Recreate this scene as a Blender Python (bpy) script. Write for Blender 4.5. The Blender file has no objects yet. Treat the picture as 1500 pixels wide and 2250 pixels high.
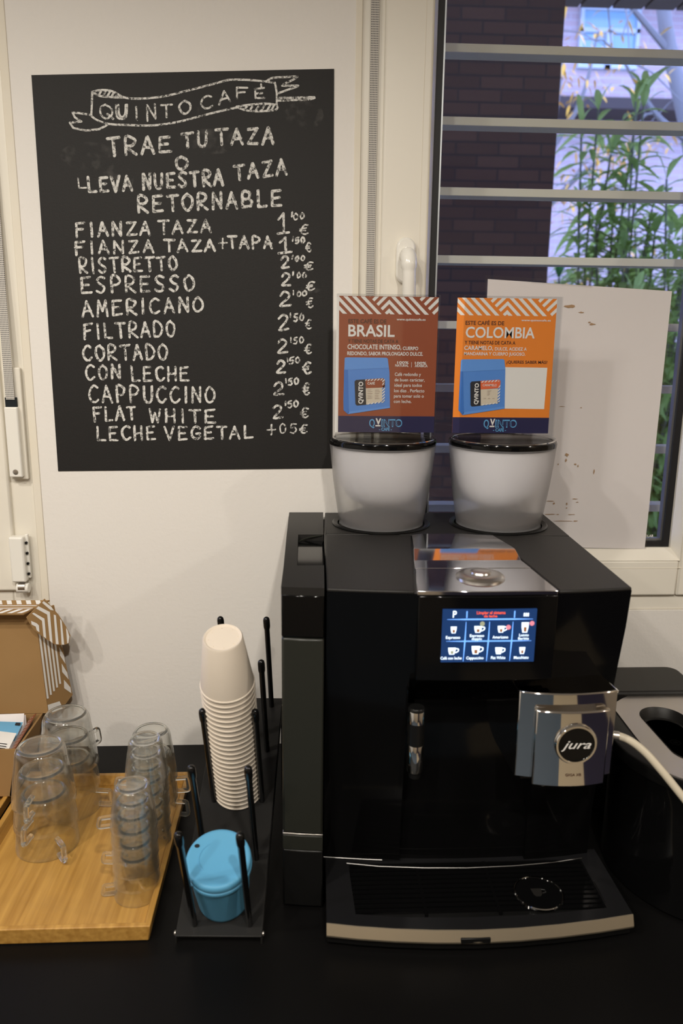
import bpy, bmesh, math, random
from mathutils import Vector, Matrix
random.seed(7)
SC = bpy.context.scene
COL = SC.collection

# ------------------------------------------------------------------ camera, world, lights, exposure
YAW, PITCH, ROLL = 0.050, 0.220, 0.011
fwd = Vector((math.sin(YAW)*math.cos(PITCH), math.cos(YAW)*math.cos(PITCH), -math.sin(PITCH)))
rgt = Vector((math.cos(YAW), -math.sin(YAW), 0))
upv = rgt.cross(fwd)
r2 = rgt*math.cos(ROLL) + upv*math.sin(ROLL)
u2 = upv*math.cos(ROLL) - rgt*math.sin(ROLL)
cam_data = bpy.data.cameras.new('camera')
cam = bpy.data.objects.new('camera', cam_data)
COL.objects.link(cam)
cm = Matrix((r2, u2, -fwd)).transposed().to_4x4()
cm.translation = Vector((0, -1.27, 0.715))
cam.matrix_world = cm
cam_data.sensor_fit = 'VERTICAL'
cam_data.sensor_height = 23.5
cam_data.lens = 1680/2250*23.5
cam_data.clip_start = 0.02
cam_data.dof.use_dof = True
cam_data.dof.focus_distance = 1.22
cam_data.dof.aperture_fstop = 2.8
SC.camera = cam

SC.view_settings.view_transform = 'Standard'
SC.view_settings.look = 'None'
SC.view_settings.gamma = 1
SC.view_settings.exposure = 0.12
SC.view_settings.use_curve_mapping = False
SC.cycles.max_bounces = 14
SC.cycles.transparent_max_bounces = 64
SC.cycles.transmission_bounces = 14
SC.cycles.caustics_reflective = False
SC.cycles.sample_clamp_indirect = 4.0

world = bpy.data.worlds.new('world')
SC.world = world
world.use_nodes = True
wn = world.node_tree
bg = wn.nodes['Background']
bg.inputs['Color'].default_value = (0.36, 0.47, 1.0, 1)
bg.inputs['Strength'].default_value = 5.0

def lamp(x, y, z, power, col=(1.0, 0.93, 0.83), r=0.035):
    ld = bpy.data.lights.new('ceiling_spotlight', 'SPOT')
    ld.energy = power; ld.color = col; ld.shadow_soft_size = r
    ld.spot_size = math.radians(176); ld.spot_blend = 0.60
    lo = bpy.data.objects.new('ceiling_spotlight', ld)
    lo.location = (x, y, z); COL.objects.link(lo)
LAMPS = [(-0.85, -1.15, 1.58, 27.0), (-0.35, -1.45, 1.60, 25.0), (-1.45, -1.45, 1.60, 22.0), (-0.75, -2.20, 1.62, 25.0),
         (0.22, -1.75, 1.62, 46.0), (2.0, -1.60, 1.62, 34.0)]
for x, y, z, p in LAMPS:
    lamp(x, y, z, p)

# ------------------------------------------------------------------ helpers
def mat(name, col, rough=0.5, metal=0.0, spec=0.5, coat=0.0, emit=None, estr=0.0, bump=None, trans=0.0, ior=1.45, var=None):
    m = bpy.data.materials.new(name); m.use_nodes = True
    nt = m.node_tree; b = nt.nodes['Principled BSDF']
    b.inputs['Base Color'].default_value = (*col, 1)
    b.inputs['Roughness'].default_value = rough
    b.inputs['Metallic'].default_value = metal
    b.inputs['Specular IOR Level'].default_value = spec
    b.inputs['Coat Weight'].default_value = coat
    b.inputs['Transmission Weight'].default_value = trans
    b.inputs['IOR'].default_value = ior
    if emit:
        b.inputs['Emission Color'].default_value = (*emit, 1)
        b.inputs['Emission Strength'].default_value = estr
    if bump or var:
        tc = nt.nodes.new('ShaderNodeTexCoord')
    if bump:
        sc, st = bump
        n = nt.nodes.new('ShaderNodeTexNoise'); n.inputs['Scale'].default_value = sc; n.inputs['Detail'].default_value = 4
        nt.links.new(tc.outputs['Object'], n.inputs['Vector'])
        bp = nt.nodes.new('ShaderNodeBump'); bp.inputs['Strength'].default_value = st; bp.inputs['Distance'].default_value = 0.002
        nt.links.new(n.outputs['Fac'], bp.inputs['Height']); nt.links.new(bp.outputs['Normal'], b.inputs['Normal'])
    if var:
        sc, col2 = var
        n = nt.nodes.new('ShaderNodeTexNoise'); n.inputs['Scale'].default_value = sc; n.inputs['Detail'].default_value = 6
        nt.links.new(tc.outputs['Object'], n.inputs['Vector'])
        mx = nt.nodes.new('ShaderNodeMix'); mx.data_type = 'RGBA'
        mx.inputs[6].default_value = (*col, 1); mx.inputs[7].default_value = (*col2, 1)
        nt.links.new(n.outputs['Fac'], mx.inputs[0]); nt.links.new(mx.outputs[2], b.inputs['Base Color'])
    return m

def thin_glass(name, tint=(0.94, 0.955, 0.94), edge=(0.62, 0.64, 0.60), base=0.05, gain=0.75, power=4.0, rough=0.02):
    m = bpy.data.materials.new(name); m.use_nodes = True
    nt = m.node_tree; nt.nodes.clear()
    out = nt.nodes.new('ShaderNodeOutputMaterial')
    lw = nt.nodes.new('ShaderNodeLayerWeight'); lw.inputs['Blend'].default_value = 0.5
    pw = nt.nodes.new('ShaderNodeMath'); pw.operation = 'POWER'; pw.inputs[1].default_value = power
    ma = nt.nodes.new('ShaderNodeMath'); ma.operation = 'MULTIPLY_ADD'; ma.inputs[1].default_value = gain; ma.inputs[2].default_value = base
    nt.links.new(lw.outputs['Facing'], pw.inputs[0]); nt.links.new(pw.outputs[0], ma.inputs[0])
    mc = nt.nodes.new('ShaderNodeMix'); mc.data_type = 'RGBA'
    mc.inputs[6].default_value = (*tint, 1); mc.inputs[7].default_value = (*edge, 1)
    nt.links.new(pw.outputs[0], mc.inputs[0])
    tr = nt.nodes.new('ShaderNodeBsdfTransparent'); nt.links.new(mc.outputs[2], tr.inputs['Color'])
    gl = nt.nodes.new('ShaderNodeBsdfGlossy'); gl.inputs['Roughness'].default_value = rough; gl.inputs['Color'].default_value = (0.95, 0.95, 0.95, 1)
    mx = nt.nodes.new('ShaderNodeMixShader')
    nt.links.new(ma.outputs[0], mx.inputs['Fac']); nt.links.new(tr.outputs[0], mx.inputs[1]); nt.links.new(gl.outputs[0], mx.inputs[2])
    nt.links.new(mx.outputs[0], out.inputs['Surface'])
    return m

def haze_and_glow(m, amount, edge):
    """slight dishwasher haze plus painted-in scattered light: a little diffuse white, more where the wall is seen edge-on"""
    nt = m.node_tree; out = nt.nodes['Material Output']; src = out.inputs['Surface'].links[0].from_socket
    lw = nt.nodes.new('ShaderNodeLayerWeight'); lw.inputs['Blend'].default_value = 0.5
    pw = nt.nodes.new('ShaderNodeMath'); pw.operation = 'POWER'; pw.inputs[1].default_value = 4.0; nt.links.new(lw.outputs['Facing'], pw.inputs[0])
    ma = nt.nodes.new('ShaderNodeMath'); ma.operation = 'MULTIPLY_ADD'; ma.inputs[1].default_value = edge; ma.inputs[2].default_value = amount; nt.links.new(pw.outputs[0], ma.inputs[0])
    df = nt.nodes.new('ShaderNodeBsdfDiffuse'); df.inputs['Color'].default_value = (0.85, 0.84, 0.78, 1)
    mx = nt.nodes.new('ShaderNodeMixShader'); nt.links.new(ma.outputs[0], mx.inputs[0]); nt.links.new(src, mx.inputs[1]); nt.links.new(df.outputs[0], mx.inputs[2])
    nt.links.new(mx.outputs[0], out.inputs['Surface']); return m
def new(): return bmesh.new()
def face(bm, pts):
    try: return bm.faces.new([bm.verts.new(p) for p in pts])
    except ValueError: return None
def box(bm, x0, x1, y0, y1, z0, z1):
    v = [bm.verts.new((x, y, z)) for z in (z0, z1) for y in (y0, y1) for x in (x0, x1)]
    for f in ((0, 2, 3, 1), (4, 5, 7, 6), (0, 1, 5, 4), (2, 6, 7, 3), (0, 4, 6, 2), (1, 3, 7, 5)):
        bm.faces.new([v[i] for i in f])
def prism(bm, pts, a, b, axis='z'):
    """extrude a 2-D outline between a and b along an axis"""
    def mk(p, t):
        return {'z': (p[0], p[1], t), 'y': (p[0], t, p[1]), 'x': (t, p[0], p[1])}[axis]
    A = [bm.verts.new(mk(p, a)) for p in pts]; B = [bm.verts.new(mk(p, b)) for p in pts]
    n = len(pts)
    bm.faces.new(A[::-1]); bm.faces.new(B)
    for i in range(n):
        bm.faces.new((A[i], A[(i+1) % n], B[(i+1) % n], B[i]))
def lathe(bm, prof, cx=0, cy=0, seg=40, closed=False):
    rings = []
    for r, z in prof:
        if r < 1e-6: rings.append([bm.verts.new((cx, cy, z))])
        else: rings.append([bm.verts.new((cx+r*math.cos(2*math.pi*i/seg), cy+r*math.sin(2*math.pi*i/seg), z)) for i in range(seg)])
    pairs = list(zip(rings, rings[1:])) + ([(rings[-1], rings[0])] if closed else [])
    for a, b in pairs:
        for i in range(seg):
            j = (i+1) % seg
            if len(a) == 1 and len(b) == 1: continue
            if len(a) == 1: bm.faces.new((a[0], b[j], b[i]))
            elif len(b) == 1: bm.faces.new((a[i], a[j], b[0]))
            else: bm.faces.new((a[i], a[j], b[j], b[i]))
def tube(bm, pts, rad, seg=10, cap=True, flat=None):
    pts = [Vector(p) for p in pts]; rings = []
    rads = rad if isinstance(rad, (list, tuple)) else [rad]*len(pts)
    t0 = (pts[1]-pts[0]).normalized()
    n = t0.orthogonal().normalized()
    for i, p in enumerate(pts):
        t = (pts[min(i+1, len(pts)-1)] - pts[max(i-1, 0)]).normalized()
        n = (n - t*n.dot(t)).normalized(); b = t.cross(n)
        rings.append([bm.verts.new(p + (n*math.cos(2*math.pi*k/seg)+b*math.sin(2*math.pi*k/seg))*rads[i]) for k in range(seg)])
    for a, c in zip(rings, rings[1:]):
        for k in range(seg):
            bm.faces.new((a[k], a[(k+1) % seg], c[(k+1) % seg], c[k]))
    if cap:
        bm.faces.new(rings[0][::-1]); bm.faces.new(rings[-1])
def smoothpts(pts, n=6):
    """Catmull-Rom through points"""
    P = [Vector(p) for p in pts]; P = [P[0]*2-P[1]] + P + [P[-1]*2-P[-2]]; out = []
    for i in range(1, len(P)-2):
        for k in range(n):
            t = k/n; a, b, c, d = P[i-1], P[i], P[i+1], P[i+2]
            out.append(0.5*((2*b)+(c-a)*t+(2*a-5*b+4*c-d)*t*t+(3*b-a-3*c+d)*t**3))
    out.append(P[-2]); return out
def obj(name, bm, m, parent=None, bevel=0.0, smooth=True, local=False, seg=2, angle=0.7):
    bmesh.ops.recalc_face_normals(bm, faces=bm.faces)
    me = bpy.data.meshes.new(name); bm.to_mesh(me); bm.free()
    if m: me.materials.append(m)
    if smooth:
        me.polygons.foreach_set('use_smooth', [True]*len(me.polygons))
        me.set_sharp_from_angle(angle=angle)
    o = bpy.data.objects.new(name, me); COL.objects.link(o)
    if parent:
        o.parent = parent
        if not local: o.matrix_parent_inverse = Matrix.Translation(-Vector(parent.location))
    if bevel:
        md = o.modifiers.new('bevel', 'BEVEL'); md.width = bevel; md.segments = seg; md.limit_method = 'ANGLE'; md.angle_limit = 0.6
        md.harden_normals = False
    return o
def tag(o, label, cat, group=None):
    o['label'] = label; o['category'] = cat
    if group: o['group'] = group
    return o
def thing(name, label, cat, loc=(0, 0, 0), group=None):
    o = bpy.data.objects.new(name, None); o.empty_display_size = 0.05
    o.location = loc; COL.objects.link(o)
    return tag(o, label, cat, group)
def struct(o):
    o['kind'] = 'structure'; return o
def copy_tree(o, parent=None):
    c = o.copy(); COL.objects.link(c)
    if parent: c.parent = parent
    for ch in list(o.children): copy_tree(ch, c)
    return c
def clip(poly, a, b, c):
    """keep a*x+b*y+c >= 0"""
    out = []
    for i in range(len(poly)):
        p, q = poly[i], poly[(i+1) % len(poly)]
        dp, dq = a*p[0]+b*p[1]+c, a*q[0]+b*q[1]+c
        if dp >= 0: out.append(p)
        if (dp >= 0) != (dq >= 0):
            t = dp/(dp-dq); out.append((p[0]+(q[0]-p[0])*t, p[1]+(q[1]-p[1])*t))
    return out
def stripes(region, s, period, width, off=0.0, lo=-60, hi=60):
    """diagonal stripes x + s*y in [k*period+off, +width] inside a convex region"""
    res = []
    for k in range(lo, hi):
        c0 = k*period+off
        p = clip(clip(region, 1, s, -c0), -1, -s, c0+width)
        if len(p) >= 3: res.append(p)
    return res
_fc = bpy.data.curves.new('measure', 'FONT'); _fc.body = 'H'; _fo = bpy.data.objects.new('measure', _fc)
_me = bpy.data.meshes.new_from_object(_fo); CAPH = max(v.co.y for v in _me.vertices)
bpy.data.meshes.remove(_me)
def text_pts(body, bold=0.0, shear=0.0, spacing=1.0):
    """mesh of the text in font units: list of faces (2-D points), bounds"""
    cu = bpy.data.curves.new('t', 'FONT'); cu.body = body; cu.resolution_u = 3; cu.offset = bold; cu.shear = shear; cu.space_character = spacing
    o = bpy.data.objects.new('t', cu); me = bpy.data.meshes.new_from_object(o)
    vs = [(v.co.x, v.co.y) for v in me.vertices]; fs = [tuple(p.vertices) for p in me.polygons]
    bpy.data.objects.remove(o); bpy.data.curves.remove(cu); bpy.data.meshes.remove(me)
    return vs, fs
def text(bm, body, fn, x0, x1, base, cap, bold=0.012, shear=0.0, spacing=1.0):
    """write body between x0 and x1 on a baseline; fn maps artwork (x, up) to 3-D"""
    vs, fs = text_pts(body, bold, shear, spacing)
    if not vs: return
    a, b = min(v[0] for v in vs), max(v[0] for v in vs)
    sx = (x1-x0)/(b-a); sy = cap/CAPH
    V = [bm.verts.new(fn(x0+(v[0]-a)*sx, base+v[1]*sy)) for v in vs]
    for f in fs:
        try: bm.faces.new([V[i] for i in f])
        except ValueError: pass
def stadium(cx, cy, w, h, n=10):
    r = min(w, h)/2; pts = []
    if h >= w:
        for k in range(n+1): t = math.pi*k/n; pts.append((cx+r*math.cos(t), cy+h/2-r+r*math.sin(t)))
        for k in range(n+1): t = math.pi+math.pi*k/n; pts.append((cx+r*math.cos(t), cy-h/2+r+r*math.sin(t)))
    else:
        for k in range(n+1): t = -math.pi/2+math.pi*k/n; pts.append((cx+w/2-r+r*math.cos(t), cy+r*math.sin(t)))
        for k in range(n+1): t = math.pi/2+math.pi*k/n; pts.append((cx-w/2+r+r*math.cos(t), cy+r*math.sin(t)))
    return pts
def rrect(x0, x1, y0, y1, r, n=5):
    pts = []
    for cx, cy, a in ((x1-r, y1-r, 0), (x0+r, y1-r, 90), (x0+r, y0+r, 180), (x1-r, y0+r, 270)):
        for k in range(n+1):
            t = math.radians(a+90*k/n); pts.append((cx+r*math.cos(t), cy+r*math.sin(t)))
    return pts
def circle(cx, cy, r, n=40): return [(cx+r*math.cos(2*math.pi*k/n), cy+r*math.sin(2*math.pi*k/n)) for k in range(n)]
def annulus(bm, cx, cz, r0, r1, y, n=40, axis='y', e=1.0):
    mk = (lambda a, b: (a, y, b)) if axis == 'y' else (lambda a, b: (a, b, y))
    A = [bm.verts.new(mk(*p)) for p in circle(cx, cz, r0, n)]; B = [bm.verts.new(mk(*p)) for p in circle(cx, cz, r1, n)]
    for i in range(n): bm.faces.new((A[i], A[(i+1) % n], B[(i+1) % n], B[i]))

# ------------------------------------------------------------------ materials
M = {}
M['wall'] = mat('painted_plaster', (0.80, 0.77, 0.73), 0.75, bump=(160, 0.22), spec=0.25)
M['ceiling'] = mat('ceiling_paint', (0.75, 0.73, 0.70), 0.9)
M['dark_room'] = mat('room_wall_paint', (0.42, 0.34, 0.25), 0.9)
M['blue_wall'] = mat('blue_grey_wall_paint', (0.24, 0.29, 0.36), 0.9)
M['navy_panel'] = mat('navy_panel_paint', (0.012, 0.012, 0.03), 0.6)
def floor_material():  # unseen floor; colour zones made up to tint the chrome spout's reflections
    m = mat('reflection_zone_floor', (0.5, 0.41, 0.29), 0.6); nt = m.node_tree
    tc = nt.nodes.new('ShaderNodeTexCoord'); sp = nt.nodes.new('ShaderNodeSeparateXYZ'); nt.links.new(tc.outputs['Object'], sp.inputs[0])
    mr = nt.nodes.new('ShaderNodeMapRange'); mr.inputs['From Min'].default_value = -2.3; mr.inputs['From Max'].default_value = 2.3; nt.links.new(sp.outputs['X'], mr.inputs['Value'])
    cr = nt.nodes.new('ShaderNodeValToRGB'); cr.color_ramp.interpolation = 'CONSTANT'
    cr.color_ramp.elements[0].position = 0; cr.color_ramp.elements[0].color = (0.085, 0.115, 0.155, 1)
    cr.color_ramp.elements[1].position = (0.62+2.3)/4.6; cr.color_ramp.elements[1].color = (0.52, 0.43, 0.30, 1)
    e = cr.color_ramp.elements.new((1.42+2.3)/4.6); e.color = (0.015, 0.014, 0.04, 1)
    nt.links.new(mr.outputs[0], cr.inputs[0]); nt.links.new(cr.outputs[0], nt.nodes['Principled BSDF'].inputs['Base Color']); return m
M['floor'] = floor_material()
M['counter'] = mat('black_worktop', (0.004, 0.0038, 0.0038), 0.42, spec=0.16, bump=(400, 0.05))
M['frame'] = mat('cream_window_frame', (0.80, 0.76, 0.67), 0.35, spec=0.4)
M['caulk'] = mat('yellowed_caulk', (0.80, 0.76, 0.68), 0.7, var=(14, (0.76, 0.69, 0.55)))
M['white_gloss'] = mat('white_enamel', (0.84, 0.82, 0.76), 0.15)
M['gasket'] = mat('black_rubber', (0.01, 0.01, 0.012), 0.5)
M['alu'] = mat('aluminium_spacer', (0.55, 0.57, 0.60), 0.4, 1.0)
M['pane'] = thin_glass('window_glass', (0.97, 0.98, 0.975), (0.85, 0.88, 0.86), 0.035, 0.6, 5)
M['board'] = mat('blackboard_film', (0.0125, 0.0115, 0.011), 0.6, spec=0.35, bump=(500, 0.12))
M['paper'] = mat('white_paper', (0.84, 0.80, 0.80), 0.7)
M['stain'] = mat('brown_stain', (0.36, 0.23, 0.13), 0.8)
M['lam'] = thin_glass('laminate_film', (0.985, 0.985, 0.985), (0.9, 0.9, 0.9), 0.05, 0.5, 5, 0.15)
M['acrylic'] = thin_glass('clear_acrylic', (0.96, 0.965, 0.97), (0.75, 0.78, 0.8), 0.045, 0.5, 4)
M['bmatte'] = mat('matte_black_plastic', (0.014, 0.013, 0.012), 0.45, spec=0.4, bump=(900, 0.08))
M['bgloss'] = mat('gloss_black_plastic', (0.003, 0.003, 0.0032), 0.09, spec=0.28)
M['bsatin'] = mat('satin_black_plastic', (0.006, 0.006, 0.006), 0.3, spec=0.3)
M['smoke'] = mat('smoked_tank_plastic', (0.020, 0.021, 0.017), 0.3, spec=0.35)
M['groove'] = mat('dark_gap', (0.002, 0.002, 0.002), 0.9, spec=0.0)
M['chrome'] = mat('polished_chrome', (0.78, 0.77, 0.75), 0.05, 1.0)
M['mirror'] = mat('chrome_top_plate', (0.80, 0.80, 0.83), 0.06, 1.0)
M['satinmetal'] = mat('brushed_nickel', (0.62, 0.59, 0.55), 0.28, 1.0)
M['dim_metal'] = mat('dim_metal_trim', (0.16, 0.155, 0.15), 0.35, 1.0)
M['lip'] = mat('beige_reflection_trim', (0.50, 0.43, 0.32), 0.42, 0.85)  # chrome lip; the room's beige reflection is painted into its colour
M['steel'] = mat('brushed_steel', (0.62, 0.58, 0.54), 0.38, 1.0, bump=(60, 0.03))
M['hose'] = mat('beige_milk_hose', (0.60, 0.54, 0.42), 0.35)
M['glass'] = haze_and_glow(thin_glass('clear_cup_glass', (0.992, 0.995, 0.990), (0.60, 0.61, 0.54), 0.075, 0.95, 4.0, 0.035), 0.003, 0.20)
M['glass_solid'] = haze_and_glow(mat('thick_cup_glass', (0.99, 1.0, 0.985), 0.02, trans=1.0, ior=1.33), 0.05, 0.22)
M['fibre'] = mat('beige_cup_fibre', (0.70, 0.62, 0.52), 0.75, spec=0.25, bump=(500, 0.1))
M['blue'] = mat('blue_silicone', (0.11, 0.37, 0.60), 0.5, spec=0.35)
M['hole'] = mat('dark_hole', (0.004, 0.008, 0.012), 0.8)
M['cardboard'] = mat('brown_cardboard', (0.31, 0.185, 0.075), 0.8, spec=0.2, var=(18, (0.35, 0.21, 0.09)))
M['white_print'] = mat('white_print', (0.80, 0.78, 0.75), 0.5)
M['brown_card'] = mat('brown_printed_card', (0.30, 0.075, 0.03), 0.4)
M['orange_card'] = mat('orange_printed_card', (0.82, 0.24, 0.03), 0.4)
M['navy'] = mat('navy_print', (0.022, 0.02, 0.07), 0.4)
M['dark_print'] = mat('dark_brown_print', (0.085, 0.03, 0.016), 0.5)
M['lblue'] = mat('light_blue_print', (0.12, 0.38, 0.68), 0.5)
M['bag'] = mat('blue_bag_print', (0.075, 0.23, 0.66), 0.5, var=(25, (0.10, 0.28, 0.72)))
M['bag_side'] = mat('blue_bag_side_print', (0.045, 0.18, 0.58), 0.5)
M['bag_top'] = mat('blue_bag_top_print', (0.12, 0.31, 0.76), 0.5)
M['charcoal'] = mat('charcoal_print', (0.02, 0.02, 0.025), 0.5)
M['cream_print'] = mat('cream_print', (0.66, 0.58, 0.46), 0.5)
M['grey_print'] = mat('grey_print', (0.35, 0.27, 0.22), 0.5)
M['red_print'] = mat('red_orange_print', (0.75, 0.14, 0.05), 0.5)
M['sachet_blue'] = mat('blue_sachet', (0.16, 0.42, 0.66), 0.5)
M['beans'] = mat('coffee_beans', (0.02, 0.010, 0.006), 0.5)
M['rack'] = mat('black_powder_coat', (0.012, 0.0115, 0.011), 0.42, spec=0.4)
M['rubber_tip'] = mat('black_gloss_tip', (0.006, 0.006, 0.006), 0.15)

def chalk_material():
    m = bpy.data.materials.new('chalk'); m.use_nodes = True
    nt = m.node_tree; b = nt.nodes['Principled BSDF']
    b.inputs['Base Color'].default_value = (0.70, 0.69, 0.66, 1); b.inputs['Roughness'].default_value = 0.9
    tc = nt.nodes.new('ShaderNodeTexCoord')
    n = nt.nodes.new('ShaderNodeTexNoise'); n.inputs['Scale'].default_value = 1300; n.inputs['Detail'].default_value = 2
    n2 = nt.nodes.new('ShaderNodeTexNoise'); n2.inputs['Scale'].default_value = 260; n2.inputs['Detail'].default_value = 1
    ad = nt.nodes.new('ShaderNodeMath'); ad.operation = 'ADD'
    nt.links.new(tc.outputs['Object'], n.inputs['Vector']); nt.links.new(tc.outputs['Object'], n2.inputs['Vector'])
    nt.links.new(n.outputs['Fac'], ad.inputs[0]); nt.links.new(n2.outputs['Fac'], ad.inputs[1])
    mr = nt.nodes.new('ShaderNodeMapRange'); mr.inputs['From Min'].default_value = 0.82; mr.inputs['From Max'].default_value = 1.05
    mr.inputs['To Min'].default_value = 0.0; mr.inputs['To Max'].default_value = 1.0
    nt.links.new(ad.outputs[0], mr.inputs['Value'])
    nt.links.new(mr.outputs['Result'], b.inputs['Alpha'])
    return m
M['chalk'] = chalk_material()

def smudge_material():
    m = bpy.data.materials.new('chalk_dust'); m.use_nodes = True
    nt = m.node_tree; b = nt.nodes['Principled BSDF']
    b.inputs['Base Color'].default_value = (0.5, 0.48, 0.45, 1); b.inputs['Roughness'].default_value = 0.9
    tc = nt.nodes.new('ShaderNodeTexCoord')
    n = nt.nodes.new('ShaderNodeTexNoise'); n.inputs['Scale'].default_value = 60; n.inputs['Detail'].default_value = 4
    nt.links.new(tc.outputs['Object'], n.inputs['Vector'])
    mr = nt.nodes.new('ShaderNodeMapRange'); mr.inputs['From Min'].default_value = 0.5; mr.inputs['From Max'].default_value = 0.8; mr.inputs['To Max'].default_value = 0.12
    nt.links.new(n.outputs['Fac'], mr.inputs['Value']); nt.links.new(mr.outputs['Result'], b.inputs['Alpha'])
    return m
M['dust'] = smudge_material()

def bamboo_material():
    m = bpy.data.materials.new('bamboo'); m.use_nodes = True
    nt = m.node_tree; b = nt.nodes['Principled BSDF']; b.inputs['Roughness'].default_value = 0.38
    tc = nt.nodes.new('ShaderNodeTexCoord'); mp = nt.nodes.new('ShaderNodeMapping'); mp.inputs['Scale'].default_value = (140, 6, 140)
    n = nt.nodes.new('ShaderNodeTexNoise'); n.inputs['Scale'].default_value = 1.0; n.inputs['Detail'].default_value = 4
    nt.links.new(tc.outputs['Object'], mp.inputs['Vector']); nt.links.new(mp.outputs[0], n.inputs['Vector'])
    cr = nt.nodes.new('ShaderNodeValToRGB')
    cr.color_ramp.elements[0].position = 0.3; cr.color_ramp.elements[0].color = (0.41, 0.205, 0.040, 1)
    cr.color_ramp.elements[1].position = 0.7; cr.color_ramp.elements[1].color = (0.61, 0.34, 0.082, 1)
    nt.links.new(n.outputs['Fac'], cr.inputs['Fac']); nt.links.new(cr.outputs['Color'], b.inputs['Base Color'])
    return m
M['bamboo'] = bamboo_material()

def hopper_material():
    m = bpy.data.materials.new('frosted_hopper_plastic'); m.use_nodes = True
    nt = m.node_tree; nt.nodes.clear()
    out = nt.nodes.new('ShaderNodeOutputMaterial')
    p = nt.nodes.new('ShaderNodeBsdfPrincipled'); p.inputs['Base Color'].default_value = (0.86, 0.85, 0.87, 1); p.inputs['Roughness'].default_value = 0.30; p.inputs['Specular IOR Level'].default_value = 0.4
    t = nt.nodes.new('ShaderNodeBsdfRefraction'); t.inputs['Color'].default_value = (0.995, 0.995, 1.0, 1); t.inputs['Roughness'].default_value = 0.42; t.inputs['IOR'].default_value = 1.12
    tp = nt.nodes.new('ShaderNodeBsdfTransparent')
    mt = nt.nodes.new('ShaderNodeMixShader'); mt.inputs[0].default_value = 0.66
    nt.links.new(t.outputs[0], mt.inputs[1]); nt.links.new(tp.outputs[0], mt.inputs[2])
    mx = nt.nodes.new('ShaderNodeMixShader'); mx.inputs[0].default_value = 0.91
    nt.links.new(p.outputs[0], mx.inputs[1]); nt.links.new(mt.outputs[0], mx.inputs[2]); nt.links.new(mx.outputs[0], out.inputs['Surface'])
    return m
M['hopper'] = hopper_material()
M['liner'] = mat('pale_shading_liner', (0.76, 0.755, 0.79), 0.6)

def brick_material(name, c1, c2, mortar, scale, rough=0.9):
    m = bpy.data.materials.new(name); m.use_nodes = True
    nt = m.node_tree; b = nt.nodes['Principled BSDF']; b.inputs['Roughness'].default_value = rough; b.inputs['Specular IOR Level'].default_value = 0.1
    tc = nt.nodes.new('ShaderNodeTexCoord'); sx = nt.nodes.new('ShaderNodeSeparateXYZ'); cx = nt.nodes.new('ShaderNodeCombineXYZ')
    nt.links.new(tc.outputs['Object'], sx.inputs[0]); nt.links.new(sx.outputs['X'], cx.inputs['X']); nt.links.new(sx.outputs['Z'], cx.inputs['Y'])
    br = nt.nodes.new('ShaderNodeTexBrick'); br.inputs['Scale'].default_value = scale
    br.inputs['Color1'].default_value = (*c1, 1); br.inputs['Color2'].default_value = (*c2, 1); br.inputs['Mortar'].default_value = (*mortar, 1)
    br.inputs['Mortar Size'].default_value = 0.012; br.inputs['Brick Width'].default_value = 0.5; br.inputs['Row Height'].default_value = 0.14
    nt.links.new(cx.outputs[0], br.inputs['Vector']); nt.links.new(br.outputs['Color'], b.inputs['Base Color'])
    return m
M['brick_dark'] = brick_material('dark_brick', (0.075, 0.040, 0.024), (0.050, 0.028, 0.018), (0.034, 0.024, 0.018), 3.3)
M['brick_pink'] = brick_material('pink_brick', (0.62, 0.46, 0.44), (0.55, 0.42, 0.42), (0.62, 0.56, 0.56), 2.2)
M['soffit'] = mat('dark_soffit_boards', (0.10, 0.075, 0.06), 0.8)
M['bar'] = mat('cream_painted_bar', (0.82, 0.80, 0.74), 0.5)
M['leaf'] = mat('oleander_leaf', (0.22, 0.34, 0.10), 0.5, var=(8, (0.36, 0.47, 0.17)))
M['leaf_dark'] = mat('dark_shrub_leaf', (0.03, 0.14, 0.035), 0.5)
def leafy(m, col, amount=0.45):
    nt = m.node_tree; out = nt.nodes['Material Output']; src = out.inputs['Surface'].links[0].from_socket
    t = nt.nodes.new('ShaderNodeBsdfTranslucent'); t.inputs['Color'].default_value = (*col, 1)
    mx = nt.nodes.new('ShaderNodeMixShader'); mx.inputs[0].default_value = amount
    nt.links.new(src, mx.inputs[1]); nt.links.new(t.outputs[0], mx.inputs[2]); nt.links.new(mx.outputs[0], out.inputs['Surface'])
leafy(M['leaf'], (0.50, 0.66, 0.18)); leafy(M['leaf_dark'], (0.10, 0.36, 0.08))
M['stem'] = mat('green_stem', (0.14, 0.15, 0.09), 0.7)
M['bark'] = mat('grey_bark', (0.26, 0.25, 0.24), 0.9, bump=(40, 0.4))
M['yleaf'] = mat('yellow_autumn_leaf', (0.85, 0.48, 0.06), 0.6)
M['ground'] = mat('garden_ground', (0.10, 0.11, 0.06), 0.95)
M['far_glass'] = mat('distant_window_glass', (0.30, 0.50, 0.62), 0.1, spec=0.8)
M['far_frame'] = mat('distant_window_frame', (0.6, 0.66, 0.7), 0.5)
M['far_eave'] = mat('dark_roof_edge', (0.07, 0.055, 0.05), 0.9)
def emis(name, col, s):
    m = bpy.data.materials.new(name); m.use_nodes = True; nt = m.node_tree; nt.nodes.clear()
    e = nt.nodes.new('ShaderNodeEmission'); e.inputs['Color'].default_value = (*col, 1); e.inputs['Strength'].default_value = s
    o = nt.nodes.new('ShaderNodeOutputMaterial'); nt.links.new(e.outputs[0], o.inputs['Surface']); return m
M['scr_bg'] = emis('screen_navy', (0.012, 0.035, 0.11), 1.3)
M['scr_line'] = emis('screen_light_blue', (0.16, 0.38, 0.95), 1.8)
M['scr_white'] = emis('screen_white', (0.75, 0.88, 1.0), 1.8)
M['scr_red'] = emis('screen_red', (1.0, 0.12, 0.05), 1.2)
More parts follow.
